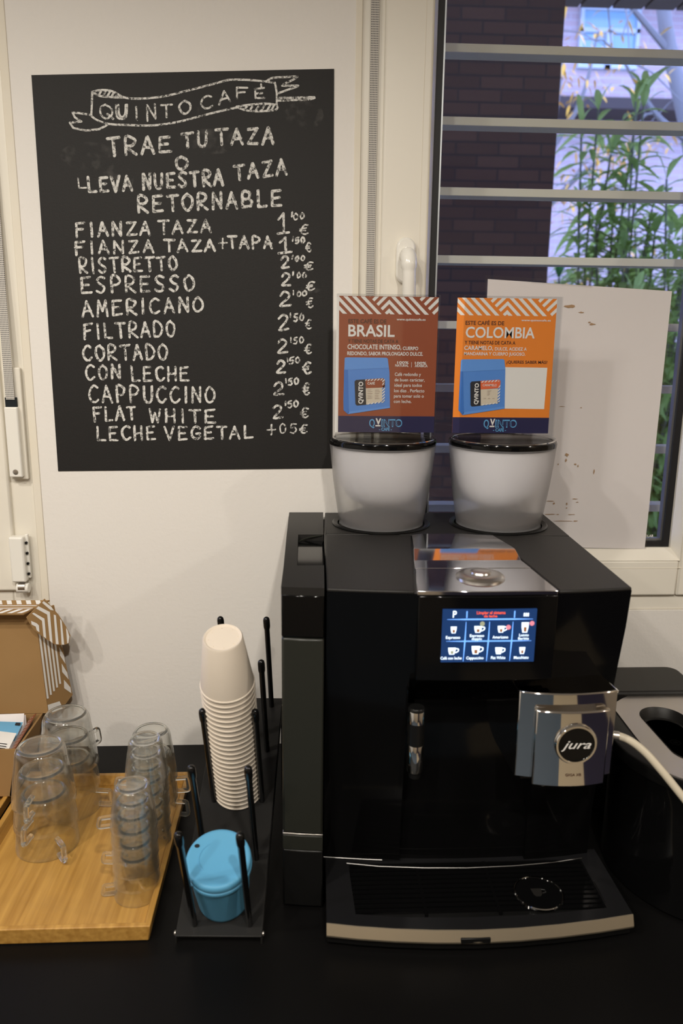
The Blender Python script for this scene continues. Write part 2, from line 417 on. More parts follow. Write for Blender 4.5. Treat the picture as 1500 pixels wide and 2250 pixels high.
M['scr_brown'] = emis('screen_brown', (0.35, 0.14, 0.05), 1.0)
M['scr_pink'] = emis('screen_pink', (1.0, 0.30, 0.36), 1.0)
M['scr_khaki'] = emis('screen_khaki', (0.40, 0.40, 0.26), 1.0)

BANNER_LETTERS=[('Q', -0.3069, 1.0382, -0.2877, 1.0387, 0.0193, 0.0186),
('U', -0.2838, 1.0378, -0.2638, 1.0382, 0.0193, 0.0193),
('U', -0.2807, 1.0408, -0.2663, 1.0412, 0.0163, 0.0163),
('I', -0.2537, 1.0365, -0.2505, 1.0371, 0.0183, 0.0183),
('N', -0.238, 1.0356, -0.2223, 1.0397, 0.0218, 0.0198),
('T', -0.2156, 1.0404, -0.1989, 1.0422, 0.0188, 0.0183),
('O', -0.189, 1.0477, -0.171, 1.0488, 0.0163, 0.0163),
('C', -0.1556, 1.0542, -0.1373, 1.0566, 0.0183, 0.0173),
('A', -0.1285, 1.061, -0.1107, 1.0656, 0.0173, 0.0168),
('F', -0.1034, 1.0698, -0.0845, 1.0712, 0.0163, 0.0153),
('E', -0.0751, 1.0705, -0.0589, 1.0718, 0.0148, 0.0143),
("'", -0.0655, 1.0875, -0.0638, 1.088, 0.0034, 0.0034)]
MENU_WORDS=[('TRAE', -0.2979, 0.9859, -0.2025, 0.9931, 0.0256, 0.0222),
('TU', -0.1858, 0.9986, -0.146, 1.0029, 0.0212, 0.0212),
('TAZA', -0.1342, 1.0049, -0.0462, 1.0085, 0.0222, 0.0223),
('O', -0.1964, 0.9691, -0.1779, 0.9702, 0.0173, 0.0173),
('L', -0.347, 0.939, -0.3323, 0.9393, 0.0146, 0.0139),
('LEVA', -0.3312, 0.9334, -0.2637, 0.9371, 0.0216, 0.0202),
('NUESTRA', -0.2478, 0.9395, -0.1252, 0.9479, 0.0209, 0.0216),
('TAZA', -0.1075, 0.9552, -0.0272, 0.9656, 0.0202, 0.0216),
('RETORNABLE', -0.2567, 0.9056, -0.0349, 0.9196, 0.0233, 0.0227),
('FIANZA', -0.3537, 0.8684, -0.2388, 0.8732, 0.0207, 0.0186),
('TAZA', -0.2257, 0.8741, -0.1448, 0.8791, 0.0197, 0.0179),
('1', -0.0428, 0.8783, -0.0238, 0.8804, 0.0287, 0.028),
("'", -0.0207, 0.9038, -0.0184, 0.9046, 0.0064, 0.0064),
('00', -0.0169, 0.8992, 0.0009, 0.9006, 0.0093, 0.0089),
('€', -0.0067, 0.8771, 0.0067, 0.878, 0.0144, 0.0144),
('FIANZA', -0.3569, 0.8418, -0.2343, 0.8473, 0.0194, 0.018),
('TAZA', -0.2181, 0.8483, -0.1399, 0.8503, 0.018, 0.0166),
('+', -0.1349, 0.854, -0.1197, 0.8549, 0.0163, 0.0163),
('TAPA', -0.1197, 0.8553, -0.0498, 0.8564, 0.0181, 0.0167),
('1', -0.0411, 0.8493, -0.0201, 0.8507, 0.0225, 0.0225),
("'", -0.0185, 0.8675, -0.0166, 0.8682, 0.0058, 0.0058),
('50', -0.0143, 0.8632, 0.0009, 0.8645, 0.0094, 0.0091),
('€', 0.0021, 0.8518, 0.0117, 0.8527, 0.0127, 0.0127),
('RISTRETTO', -0.3512, 0.8143, -0.1995, 0.8213, 0.0218, 0.0201),
('2', -0.0374, 0.8263, -0.0232, 0.8276, 0.0176, 0.0176),
("'", -0.0194, 0.8405, -0.0178, 0.8412, 0.0059, 0.0059),
('00', -0.0144, 0.8369, 0.001, 0.839, 0.0073, 0.0073),
('€', 0.001, 0.8232, 0.0144, 0.8245, 0.0118, 0.0118),
('ESPRESSO', -0.3505, 0.7843, -0.1739, 0.7904, 0.0242, 0.0229),
('2', -0.0365, 0.7997, -0.021, 0.7999, 0.0192, 0.0192),
("'", -0.0183, 0.8148, -0.0168, 0.8155, 0.0066, 0.0066),
('00', -0.0118, 0.8119, 0.0037, 0.8132, 0.0081, 0.0081),
('€', 0.0037, 0.7928, 0.0164, 0.7937, 0.0126, 0.0126),
('AMERICANO', -0.3501, 0.748, -0.1603, 0.7589, 0.0238, 0.0217),
('2', -0.0398, 0.7679, -0.0204, 0.7693, 0.0224, 0.0224),
("'", -0.018, 0.7858, -0.0164, 0.7866, 0.0067, 0.0067),
('00', -0.0118, 0.7833, 0.0037, 0.7846, 0.0075, 0.0075),
('€', 0.0037, 0.7666, 0.0146, 0.7675, 0.0143, 0.0143),
('FILTRADO', -0.3511, 0.7134, -0.2062, 0.7207, 0.0233, 0.0227),
('2', -0.042, 0.7312, -0.0244, 0.7322, 0.0235, 0.0235),
("'", -0.0224, 0.7504, -0.0208, 0.7512, 0.0068, 0.0068),
('50', -0.0173, 0.7444, -0.0002, 0.7469, 0.0113, 0.0106),
('€', 0.0022, 0.7333, 0.0115, 0.7341, 0.0137, 0.0137),
('CORTADO', -0.3543, 0.6799, -0.2199, 0.6835, 0.0236, 0.023),
('2', -0.0434, 0.6945, -0.0265, 0.6954, 0.0211, 0.0211),
("'", -0.0221, 0.7116, -0.0206, 0.7124, 0.0069, 0.0069),
('50', -0.0175, 0.7093, -0.001, 0.7114, 0.01, 0.0096),
('€', 0.001, 0.6934, 0.0116, 0.6943, 0.0154, 0.0154),
('CON', -0.3512, 0.6492, -0.2961, 0.652, 0.0231, 0.0216),
('LECHE', -0.2796, 0.6482, -0.1869, 0.6498, 0.0232, 0.0217),
('2', -0.0452, 0.6627, -0.0306, 0.6636, 0.0202, 0.0202),
("'", -0.0278, 0.6803, -0.0262, 0.6811, 0.0062, 0.0062),
('50', -0.0246, 0.6776, -0.0069, 0.6794, 0.0101, 0.0097),
('€', -0.0018, 0.6623, 0.0109, 0.6632, 0.0171, 0.0171),
('CAPPUCCINO', -0.3483, 0.6134, -0.1458, 0.6149, 0.0265, 0.0244),
('2', -0.0507, 0.6274, -0.0328, 0.6283, 0.0204, 0.0204),
("'", -0.0307, 0.6464, -0.0291, 0.6472, 0.0063, 0.0063),
('50', -0.0268, 0.6433, -0.0089, 0.6454, 0.0102, 0.0098),
('€', -0.0018, 0.6285, 0.009, 0.6294, 0.0173, 0.0173),
('FLAT', -0.3435, 0.5828, -0.2756, 0.5863, 0.0229, 0.0205),
('WHITE', -0.2526, 0.5825, -0.1455, 0.5811, 0.0206, 0.0215),
('2', -0.0522, 0.5885, -0.035, 0.5898, 0.0219, 0.0219),
("'", -0.0321, 0.6097, -0.0305, 0.6105, 0.0063, 0.0063),
('50', -0.0281, 0.6069, -0.0098, 0.6087, 0.0103, 0.0103),
('€', -0.0058, 0.5899, 0.007, 0.5908, 0.016, 0.016),
('LECHE', -0.3403, 0.5509, -0.2447, 0.5538, 0.0231, 0.0216),
('VEGETAL', -0.2289, 0.5527, -0.0854, 0.5562, 0.0216, 0.0201),
('+', -0.0621, 0.5615, -0.0472, 0.5624, 0.0169, 0.0169),
('05', -0.0412, 0.5644, -0.0123, 0.5654, 0.0161, 0.0153),
('€', -0.007, 0.5646, 0.005, 0.5655, 0.0137, 0.0137)]
BANNER_STROKES=[[(-0.3162, 1.0744),
(-0.3015, 1.0772),
(-0.2857, 1.0757),
(-0.2729, 1.0691),
(-0.2597, 1.0665),
(-0.2331, 1.0676),
(-0.2063, 1.0715),
(-0.1794, 1.0783),
(-0.1525, 1.0851),
(-0.1257, 1.0923),
(-0.1122, 1.0956),
(-0.0855, 1.0963),
(-0.0587, 1.0948),
(-0.0439, 1.0934)], [(-0.3162, 1.0744),
(-0.3177, 1.0577),
(-0.3194, 1.0424)], [(-0.3187, 1.0404),
(-0.3105, 1.0352),
(-0.2935, 1.0306),
(-0.2615, 1.0298),
(-0.2294, 1.0301),
(-0.2024, 1.0337),
(-0.1808, 1.0382),
(-0.1537, 1.0455),
(-0.1266, 1.0524),
(-0.0995, 1.0585)], [(-0.1022, 1.0592),
(-0.0833, 1.0621),
(-0.059, 1.0644),
(-0.0414, 1.0631)], [(-0.0414, 1.0631),
(-0.0415, 1.0569),
(-0.0591, 1.054),
(-0.0807, 1.0534),
(-0.0969, 1.0568),
(-0.1022, 1.0592)], [(-0.0439, 1.0934),
(-0.0413, 1.0792),
(-0.0414, 1.0631)], [(-0.3149, 1.073),
(-0.3046, 1.0688),
(-0.2862, 1.0678),
(-0.2716, 1.0674)], [(-0.3194, 1.0424),
(-0.3352, 1.0445),
(-0.347, 1.0452),
(-0.344, 1.0386),
(-0.3346, 1.0331),
(-0.3519, 1.031),
(-0.3471, 1.0237),
(-0.3287, 1.0208),
(-0.3099, 1.0228),
(-0.3003, 1.0272),
(-0.2962, 1.0298)], [(-0.0573, 1.0948),
(-0.0479, 1.0999),
(-0.029, 1.1016),
(-0.0102, 1.1026),
(-0.021, 1.0964),
(-0.0332, 1.0897),
(-0.0089, 1.0903),
(-0.0237, 1.0846),
(-0.0386, 1.0793)], [(-0.0395, 1.0728),
(-0.013, 1.0737),
(0.0155, 1.0751),
(0.0073, 1.0717),
(-0.013, 1.0705),
(-0.0387, 1.0689)], [(-0.3029, 1.0757),
(-0.3067, 1.0703)], [(-0.2963, 1.0764),
(-0.3007, 1.0684)], [(-0.2897, 1.0756),
(-0.2946, 1.0681)], [(-0.2845, 1.0742),
(-0.2883, 1.0678)], [(-0.2793, 1.0719),
(-0.2822, 1.0674)], [(-0.086, 1.0603),
(-0.0915, 1.0547)], [(-0.0766, 1.062),
(-0.0829, 1.0539)], [(-0.0671, 1.0627),
(-0.074, 1.0536)], [(-0.059, 1.0634),
(-0.0651, 1.0543)], [(-0.0509, 1.0631),
(-0.0564, 1.0545)], [(-0.0455, 1.0627),
(-0.0496, 1.0557)]]
# ------------------------------------------------------------------ the room
bm = new(); box(bm, -2.3, 2.3, -3.3, 0.12, -0.95, -0.90); struct(obj('floor', bm, M['floor'], smooth=False))
bm = new(); box(bm, -2.3, 2.3, -3.3, 0.12, 1.70, 1.75); struct(obj('ceiling', bm, M['ceiling'], smooth=False))
bm = new(); box(bm, -2.35, -2.3, -3.3, 0.12, -0.95, 1.75); struct(obj('wall_left', bm, M['wall'], smooth=False))
bm = new(); box(bm, 2.3, 2.35, -3.3, 0.12, -0.95, 1.75); struct(obj('wall_right', bm, M['dark_room'], smooth=False))
bm = new(); box(bm, -2.35, 2.35, -3.35, -3.3, -0.95, 1.75); struct(obj('wall_front', bm, M['dark_room'], smooth=False))
bm = new(); box(bm, 0.55, 1.55, -3.30, -3.26, -0.90, 1.20); struct(obj('reflection_panel_1', bm, M['navy_panel'], smooth=False))  # unseen navy panel added for the chrome to reflect
bm = new()
WX0, WX1 = -0.448, 0.083            # the stretch of wall between the two windows
box(bm, WX0, WX1, 0, 0.12, -0.95, 1.75)
box(bm, -2.3, WX0, 0, 0.12, -0.95, 0.262); box(bm, -2.3, -1.35, 0, 0.12, 0.262, 1.75); box(bm, -1.35, WX0, 0, 0.12, 1.55, 1.75)
box(bm, WX1, 2.3, 0, 0.12, -0.95, 0.250); box(bm, 0.90, 2.3, 0, 0.12, 0.250, 1.75); box(bm, WX1, 0.90, 0, 0.12, 1.55, 1.75)
struct(obj('wall_back', bm, M['wall'], smooth=False))
bm = new(); box(bm, WX0-0.001, WX0+0.012, -0.0015, 0.004, 0.262, 1.55); struct(obj('trim_1', bm, M['caulk'], bevel=0.001))
bm = new(); box(bm, WX1-0.006, WX1+0.004, -0.0015, 0.004, 0.250, 1.55); struct(obj('trim_2', bm, M['caulk'], bevel=0.001))

def bead(bm, x0, x1, z0, z1, w, y0, y1, v=None):
    v = v or w
    """sloping glazing bead: outer edge at y0, inner edge (w inside) at y1"""
    o = [(x0, z0), (x1, z0), (x1, z1), (x0, z1)]; i = [(x0+w, z0+v), (x1-w, z0+v), (x1-w, z1-v), (x0+w, z1-v)]
    O = [bm.verts.new((x, y0, z)) for x, z in o]; I = [bm.verts.new((x, y1, z)) for x, z in i]; B = [bm.verts.new((x, 0.07, z)) for x, z in i]; D = [bm.verts.new((x, 0.07, z)) for x, z in o]
    for k in range(4):
        j = (k+1) % 4
        bm.faces.new((O[k], O[j], I[j], I[k])); bm.faces.new((I[k], I[j], B[j], B[k])); bm.faces.new((O[j], O[k], D[k], D[j])); bm.faces.new((D[k], B[k], B[j], D[j]))
def ring_frame(bm, x0, x1, z0, z1, w, y0, y1):
    box(bm, x0, x0+w, y0, y1, z0, z1); box(bm, x1-w, x1, y0, y1, z0, z1)
    box(bm, x0+w, x1-w, y0, y1, z0, z0+w); box(bm, x0+w, x1-w, y0, y1, z1-w, z1)
# right window
w2 = bpy.data.objects.new('window_2', None); COL.objects.link(w2); struct(w2); w2.location = (0.45, 0.03, 0.25)
bm = new(); ring_frame(bm, WX1, 0.90, 0.250, 1.55, 0.050, 0.004, 0.085); obj('window_frame', bm, M['frame'], w2, 0.002)
bm = new(); box(bm, 0.121, 0.195, -0.003, 0.060, 0.278, 1.53); box(bm, 0.661, 0.735, -0.003, 0.060, 0.278, 1.53); box(bm, 0.195, 0.661, -0.003, 0.060, 0.278, 0.344); box(bm, 0.195, 0.661, -0.003, 0.060, 1.464, 1.53); obj('casement', bm, M['frame'], w2, 0.004)
bm = new(); bead(bm, 0.1945, 0.6615, 0.3435, 1.4645, 0.0085, -0.0035, 0.020, 0.0175); obj('glazing_bead', bm, M['frame'], w2, smooth=False)
bm = new(); ring_frame(bm, 0.203, 0.653, 0.360, 1.448, 0.0115, 0.026, 0.036); obj('gasket', bm, M['gasket'], w2, smooth=False)
bm = new(); ring_frame(bm, 0.2145, 0.6415, 0.3715, 1.4365, 0.0035, 0.032, 0.044); obj('spacer_bar', bm, M['alu'], w2, smooth=False)
bm = new(); box(bm, 0.204, 0.652, 0.030, 0.034, 0.361, 1.447); obj('glass_pane', bm, M['pane'], w2, smooth=False)
bm = new(); box(bm, 0.1815, 0.1822, -0.0034, -0.002, 0.330, 1.478); box(bm, 0.6740, 0.6747, -0.0034, -0.002, 0.330, 1.478); box(bm, 0.1815, 0.6747, -0.0034, -0.002, 0.3295, 0.3302); obj('bead_seam', bm, M['caulk'], w2, smooth=False)
# small print near the lower corner of the pane
bm = new(); text(bm, 'SOLAR', lambda a, b: (a, 0.0295, b), 0.606, 0.625, 0.378, 0.0045, 0.02); obj('pane_mark', bm, M['white_print'], w2, smooth=False)
# handle
bm = new(); prism(bm, stadium(0.1600, 0.840, 0.030, 0.070), -0.014, -0.002, 'y'); hp = obj('handle', bm, M['white_gloss'], w2, 0.003)
bm = new(); tube(bm, smoothpts([(0.1600, -0.010, 0.846), (0.1602, -0.030, 0.847), (0.1606, -0.043, 0.838), (0.1615, -0.045, 0.815), (0.1625, -0.043, 0.785), (0.1635, -0.041, 0.745), (0.1638, -0.041, 0.738)], 6),
     [0.0115]*8+[0.0125]*8+[0.0105]*12+[0.009]*9, 16)
obj('lever', bm, M['white_gloss'], hp)
# left window: only the hinge-side strip of its casement is in view
w1 = bpy.data.objects.new('window_1', None); COL.objects.link(w1); struct(w1); w1.location = (-0.8, 0.03, 0.262)
bm = new(); ring_frame(bm, -1.35, WX0, 0.262, 1.55, 0.050, 0.004, 0.085); obj('window_frame', bm, M['frame'], w1, 0.002)
bm = new(); ring_frame(bm, -1.31, -0.4865, 0.293, 1.53, 0.070, -0.004, 0.060); obj('casement', bm, M['frame'], w1, 0.004)
bm = new(); box(bm, -1.25, -0.54, 0.030, 0.034, 0.35, 1.47); obj('glass_pane', bm, M['pane'], w1, smooth=False)
bm = new(); prism(bm, rrect(-0.4895, -0.4660, 0.3135, 0.3920, 0.003), -0.020, -0.003, 'y'); hg = obj('hinge', bm, M['white_gloss'], w1, 0.003)
bm = new(); box(bm, -0.4665, -0.4615, -0.008, -0.002, 0.318, 0.394); obj('hinge_leaf', bm, M['white_gloss'], hg, 0.001)
for k in range(4):
    bm = new(); lathe(bm, [(0, 0), (0.0022, 0), (0.0022, 0.003), (0, 0.003)], seg=12)
    bmesh.ops.rotate(bm, verts=bm.verts, cent=(0, 0, 0), matrix=Matrix.Rotation(math.pi/2, 3, 'X'))
    bmesh.ops.translate(bm, verts=bm.verts, vec=(-0.4640, -0.008, 0.326+k*0.018)); obj('hinge_screw', bm, M['bsatin'], hg)
bm = new(); tube(bm, [(-0.484, -0.012, 0.302), (-0.464, -0.012, 0.302)], 0.0085, 14); obj('hinge_knuckle', bm, M['white_gloss'], hg, 0.001)
bm = new(); tube(bm, [(-0.480, -0.014, 0.3045), (-0.469, -0.014, 0.3045)], 0.0075, 12); obj('hinge_pin', bm, M['steel'], hg)

# roller-blind straps
def strap_mesh(pts, w, m):
    bm = new(); A = []
    for x, y, z in pts: A.append([bm.verts.new((x-w/2, y, z)), bm.verts.new((x+w/2, y, z)), bm.verts.new((x+w/2, y+0.0012, z)), bm.verts.new((x-w/2, y+0.0012, z))])
    for a, b in zip(A, A[1:]):
        for k in range(4): bm.faces.new((a[k], a[(k+1) % 4], b[(k+1) % 4], b[k]))
    return bm
def strap_material():
    m = bpy.data.materials.new('woven_strap'); m.use_nodes = True; nt = m.node_tree; b = nt.nodes['Principled BSDF']; b.inputs['Roughness'].default_value = 0.8
    tc = nt.nodes.new('ShaderNodeTexCoord'); sp = nt.nodes.new('ShaderNodeSeparateXYZ'); nt.links.new(tc.outputs['Object'], sp.inputs[0])
    def tri(out, per, thr):
        mu = nt.nodes.new('ShaderNodeMath'); mu.operation = 'MULTIPLY'; mu.inputs[1].default_value = 1/per; nt.links.new(out, mu.inputs[0])
        fr = nt.nodes.new('ShaderNodeMath'); fr.operation = 'FRACT'; nt.links.new(mu.outputs[0], fr.inputs[0])
        gt = nt.nodes.new('ShaderNodeMath'); gt.operation = 'GREATER_THAN'; gt.inputs[1].default_value = thr; nt.links.new(fr.outputs[0], gt.inputs[0]); return gt.outputs[0]
    a = tri(sp.outputs['X'], 0.0022, 0.45); c = tri(sp.outputs['Z'], 0.0032, 0.45)
    mu = nt.nodes.new('ShaderNodeMath'); mu.operation = 'MULTIPLY'; nt.links.new(a, mu.inputs[0]); nt.links.new(c, mu.inputs[1])
    mx = nt.nodes.new('ShaderNodeMix'); mx.data_type = 'RGBA'; mx.inputs[6].default_value = (0.60, 0.57, 0.52, 1); mx.inputs[7].default_value = (0.05, 0.05, 0.06, 1)
    nt.links.new(mu.outputs[0], mx.inputs[0]); nt.links.new(mx.outputs[2], b.inputs['Base Color']); return m
M['strap'] = strap_material()
tag(obj('blind_strap', strap_mesh([(0.1055, -0.002, 1.52), (0.1050, -0.002, 0.40)], 0.0125, M['strap']), M['strap'], smooth=False),
    'grey woven roller-blind strap hanging beside the window handle', 'strap', 'roller-blind straps')
tag(obj('blind_strap', strap_mesh([(-0.4735, -0.001, 1.52), (-0.4720, -0.004, 0.90), (-0.4705, -0.010, 0.75), (-0.4695, -0.013, 0.618)], 0.0135, M['strap']), M['strap'], smooth=False),
    'grey woven roller-blind strap running into the white winder at the left edge', 'strap', 'roller-blind straps')
wd = thing('strap_winder', 'long white strap winder plate on the left window frame', 'strap winder', (-0.467, 0.0, 0.486))
bm = new(); prism(bm, rrect(-0.4815, -0.4535, 0.487, 0.668, 0.002), -0.006, 0.003, 'y'); obj('base_plate', bm, M['frame'], wd, 0.0015)
bm = new(); prism(bm, rrect(-0.4800, -0.4590, 0.492, 0.606, 0.002), -0.016, -0.004, 'y'); wc = obj('cover', bm, M['white_gloss'], wd, 0.003)
bm = new(); box(bm, -0.4785, -0.4610, -0.0115, -0.0035, 0.604, 0.621); obj('strap_slot', bm, M['hole'], wd, smooth=False)
bm = new(); lathe(bm, [(0, 0), (0.0042, 0), (0.0042, 0.0015), (0, 0.0022)], seg=18)
bmesh.ops.rotate(bm, verts=bm.verts, cent=(0, 0, 0), matrix=Matrix.Rotation(math.pi/2, 3, 'X')); bmesh.ops.translate(bm, verts=bm.verts, vec=(-0.4695, -0.0155, 0.5010))
obj('screw', bm, M['satinmetal'], wc)

# ------------------------------------------------------------------ worktop and chalkboard
bm = new(); box(bm, -1.5, 1.5, -0.66, -0.0005, -0.045, 0.0)
ct = tag(obj('worktop', bm, M['counter'], bevel=0.002), 'long matte black worktop running along the wall', 'worktop')

cb = thing('chalkboard', 'black chalkboard menu with white handwritten prices stuck to the wall', 'chalkboard', (-0.18, 0, 0.5))
quad = [(-0.406, 0.500), (0.047, 0.506), (0.045, 1.115), (-0.404, 1.095)]
bm = new(); prism(bm, quad, -0.0012, 0.0, 'y'); board = obj('board', bm, M['board'], cb, smooth=False)
STROKES = {  # 1 x 1 cells
 'A': [[(0, 0), (.45, 1), (.95, 0)], [(.2, .38), (.8, .36)]], 'B': [[(.1, 0), (.1, 1), (.7, .95), (.8, .75), (.6, .55), (.15, .52)], [(.6, .55), (.95, .35), (.85, .08), (.1, 0)]],
 'C': [[(.9, .88), (.6, 1), (.2, .8), (.05, .45), (.25, .08), (.6, 0), (.95, .18)]], 'D': [[(.1, 0), (.1, 1), (.6, .92), (.95, .5), (.6, .06), (.1, 0)]],
 'E': [[(.9, .98), (.1, .95), (.1, .02), (.95, .03)], [(.1, .5), (.75, .52)]], 'F': [[(.95, .98), (.12, .95), (.15, 0)], [(.1, .52), (.75, .54)]],
 'G': [[(.9, .85), (.5, 1), (.1, .7), (.1, .25), (.5, 0), (.9, .15), (.9, .45), (.55, .45)]], 'H': [[(.1, 0), (.1, 1)], [(.9, 0), (.88, 1)], [(.1, .5), (.9, .5)]],
 'I': [[(.5, 0), (.48, 1)]], 'L': [[(.15, 1), (.18, .02), (.95, .04)]], 'M': [[(.02, 0), (.15, 1), (.5, .3), (.85, 1), (.98, 0)]], 'N': [[(.08, 0), (.1, 1), (.85, .02), (.9, 1)]],
 'O': [[(.5, 1), (.15, .8), (.05, .45), (.25, .07), (.6, 0), (.92, .3), (.9, .72), (.5, 1)]], 'P': [[(.12, 0), (.12, 1), (.7, .95), (.9, .72), (.65, .5), (.12, .45)]],
 'Q': [[(.5, 1), (.15, .8), (.05, .45), (.25, .07), (.6, 0), (.92, .3), (.9, .72), (.5, 1)], [(.55, .3), (1, -.08)]], 'R': [[(.1, 0), (.12, 1), (.7, .95), (.88, .75), (.6, .52), (.15, .45), (.95, -.02)]],
 'S': [[(.88, .9), (.5, 1), (.15, .78), (.4, .55), (.8, .35), (.75, .08), (.4, 0), (.08, .12)]], 'T': [[(0, .95), (1, .98)], [(.48, .96), (.52, 0)]],
 'U': [[(.08, 1), (.1, .25), (.4, 0), (.8, .15), (.9, 1)]], 'V': [[(.02, 1), (.48, 0), (.95, 1)]], 'W': [[(.02, 1), (.25, 0), (.5, .7), (.75, 0), (.98, 1)]],
 'Z': [[(.08, .95), (.9, .98), (.1, .03), (.95, .05)]], '0': [[(.5, 1), (.12, .7), (.15, .2), (.5, 0), (.88, .3), (.85, .75), (.5, 1)]],
 '1': [[(.15, .7), (.55, 1), (.55, 0)], [(.05, 0), (1, .02)]], '2': [[(.1, .75), (.4, 1), (.8, .85), (.75, .55), (.1, .03), (.95, .05)]],
 '5': [[(.9, 1), (.3, .95), (.2, .55), (.7, .58), (.9, .3), (.6, 0), (.1, .08)]], '+': [[(.5, .95), (.5, .05)], [(.05, .5), (.95, .5)]],
 '€': [[(.92, .92), (.5, 1), (.2, .6), (.25, .15), (.6, 0), (.95, .12)], [(0, .62), (.7, .64)], [(0, .38), (.65, .4)]], "'": [[(.5, 1), (.5, 0)]]}
def ribbon(bm, pts, w, y):
    """chalk stroke: a flat band with round ends"""
    d = []
    for i, p in enumerate(pts):
        if i and (Vector(p)-Vector(d[-1])).length < 1e-5: continue
        d.append(p)
    if len(d) < 2: return
    for a, b in zip(d, d[1:]):
        t = (Vector(b)-Vector(a)).normalized(); n = Vector((-t.y, t.x)); y += random.uniform(-.00004, .00004)
        poly = []
        for k in range(5):
            th = math.pi*k/4; q = Vector(b)+n*(w/2*math.cos(th))+t*(w/2*math.sin(th)); poly.append((q.x, y, q.y))
        for k in range(5):
            th = math.pi*k/4; q = Vector(a)-n*(w/2*math.cos(th))-t*(w/2*math.sin(th)); poly.append((q.x, y, q.y))
        face(bm, poly)
rc = random.Random(3)
def write(bm, word, x0, z0, x1, z1, h0, h1, w, y):
    n = len(word); narrow = {'I': .45, '1': .8, "'": .4}
    ws = [narrow.get(c, 1.0) for c in word]; gap = .40; tot = sum(ws)+gap*(n-1); c0 = 0
    for c, cw in zip(word, ws):
        for st in STROKES[c]:
            pts = []
            for px, py in st:
                u = (c0+px*cw)/tot; h = h0+(h1-h0)*u
                pts.append((x0+(x1-x0)*u+rc.uniform(-1, 1)*.0006, z0+(z1-z0)*u+py*h+rc.uniform(-1, 1)*.0007))
            if len(st) > 4 and c in 'OCSGQDPBRU0259€': pts = [tuple(v)[:2] for v in smoothpts([(a, b, 0) for a, b in pts], 3)]
            ribbon(bm, pts, w, y)
            if rc.random() < .35: ribbon(bm, [(a+.0009, b+.0006) for a, b in pts], w*.8, y-.0001)
        c0 += cw+gap
bm = new()
for e in BANNER_STROKES: ribbon(bm, [tuple(v)[:2] for v in smoothpts([(a, b, 0) for a, b in e], 3)] if len(e) > 3 and e[0][0]-e[1][0] < .01 else e, 0.0030, -0.0016)
obj('ribbon_drawing', bm, M['chalk'], cb, smooth=False)
bm = new()
for e in BANNER_LETTERS: write(bm, *e, 0.0028, -0.0017)
obj('heading_lettering', bm, M['chalk'], cb, smooth=False)
lines = [0, 3, 4, 8, 9, 15, 23, 28, 33, 38, 43, 48, 54, 59, 65, len(MENU_WORDS)]
for a, b in zip(lines, lines[1:]):
    groups = {}
    for e in MENU_WORDS[a:b]:
        price = a >= 9 and e[1] > -0.05 and e[0] != 'TAPA'
        groups.setdefault('price_lettering' if price else 'menu_lettering ' + e[0] + str(len(groups)), []).append(e)
    for nm, es in groups.items():
        bm = new()
        for e in es: write(bm, *e, 0.0024 if max(e[5], e[6]) < .017 else (0.0043 if a < 9 else 0.0036), -0.0016)
        obj(nm.split(' ')[0], bm, M['chalk'], cb, smooth=False)
for cx, cz, rx, rz in ((-0.325, 0.985, .045, .02), (-0.14, 1.01, .05, .018), (0.0, 1.05, .03, .02), (-0.12, 0.868, .013, .010), (-0.29, 0.955, .03, .02), (0.01, 0.80, .02, .012), (-0.15, 1.052, .012, .008)):
    bm = new(); face(bm, [(cx+rx*math.cos(t*math.pi/8), -0.00135, cz+rz*math.sin(t*math.pi/8)) for t in range(16)]); obj('chalk_smudge', bm, M['dust'], cb, smooth=False)

# ------------------------------------------------------------------ laminated sheet on the pane
ls = thing('laminated_sheet', 'large blank white laminated sheet taped to the window pane', 'sheet of paper', (0.46, 0.025, 0.36))
def tilt(q, dy0, dy1):                      # sheet hangs a little proud of the pane at its lower edge
    zs = [p[1] for p in q]; a, b = min(zs), max(zs)
    return [(x, dy0+(dy1-dy0)*(z-a)/(b-a), z) for x, z in q]
def sheet(bm, q, y0, y1, t):
    A = tilt(q, y0, y1); P0 = [bm.verts.new(p) for p in A]; P1 = [bm.verts.new((x, y+t, z)) for x, y, z in A]
    bm.faces.new(P0[::-1]); bm.faces.new(P1)
    for k in range(len(q)): bm.faces.new((P0[k], P0[(k+1) % len(q)], P1[(k+1) % len(q)], P1[k]))
outer = [(0.300, 0.364), (0.6085, 0.3575), (0.6165, 0.8075), (0.2965, 0.8235)]
inner = [(0.303, 0.366), (0.6055, 0.3595), (0.6125, 0.8020), (0.3015, 0.8170)]
bm = new(); sheet(bm, inner, 0.0175, 0.0275, 0.0004); obj('paper', bm, M['paper'], ls, smooth=False)
bm = new(); sheet(bm, outer, 0.0170, 0.0270, 0.0003); obj('laminate', bm, M['lam'], ls, smooth=False)
bm = new(); prism(bm, [(0.374, 0.812), (0.477, 0.806), (0.476, 0.832), (0.372, 0.838)], 0.0262, 0.0266, 'y'); obj('tape', bm, M['lam'], ls, smooth=False)
rs = random.Random(5)
def blot(x, z, w, h):
    bm = new()
    yy = 0.0168+0.010*(z-0.36)/0.45-0.0003
    face(bm, [(x+w*math.cos(t*math.pi/5)*rs.uniform(.5, 1.1), yy, z+h*math.sin(t*math.pi/5)*rs.uniform(.4, 1.2)) for t in range(10)])
    obj('stain', bm, M['stain'], ls, smooth=False)
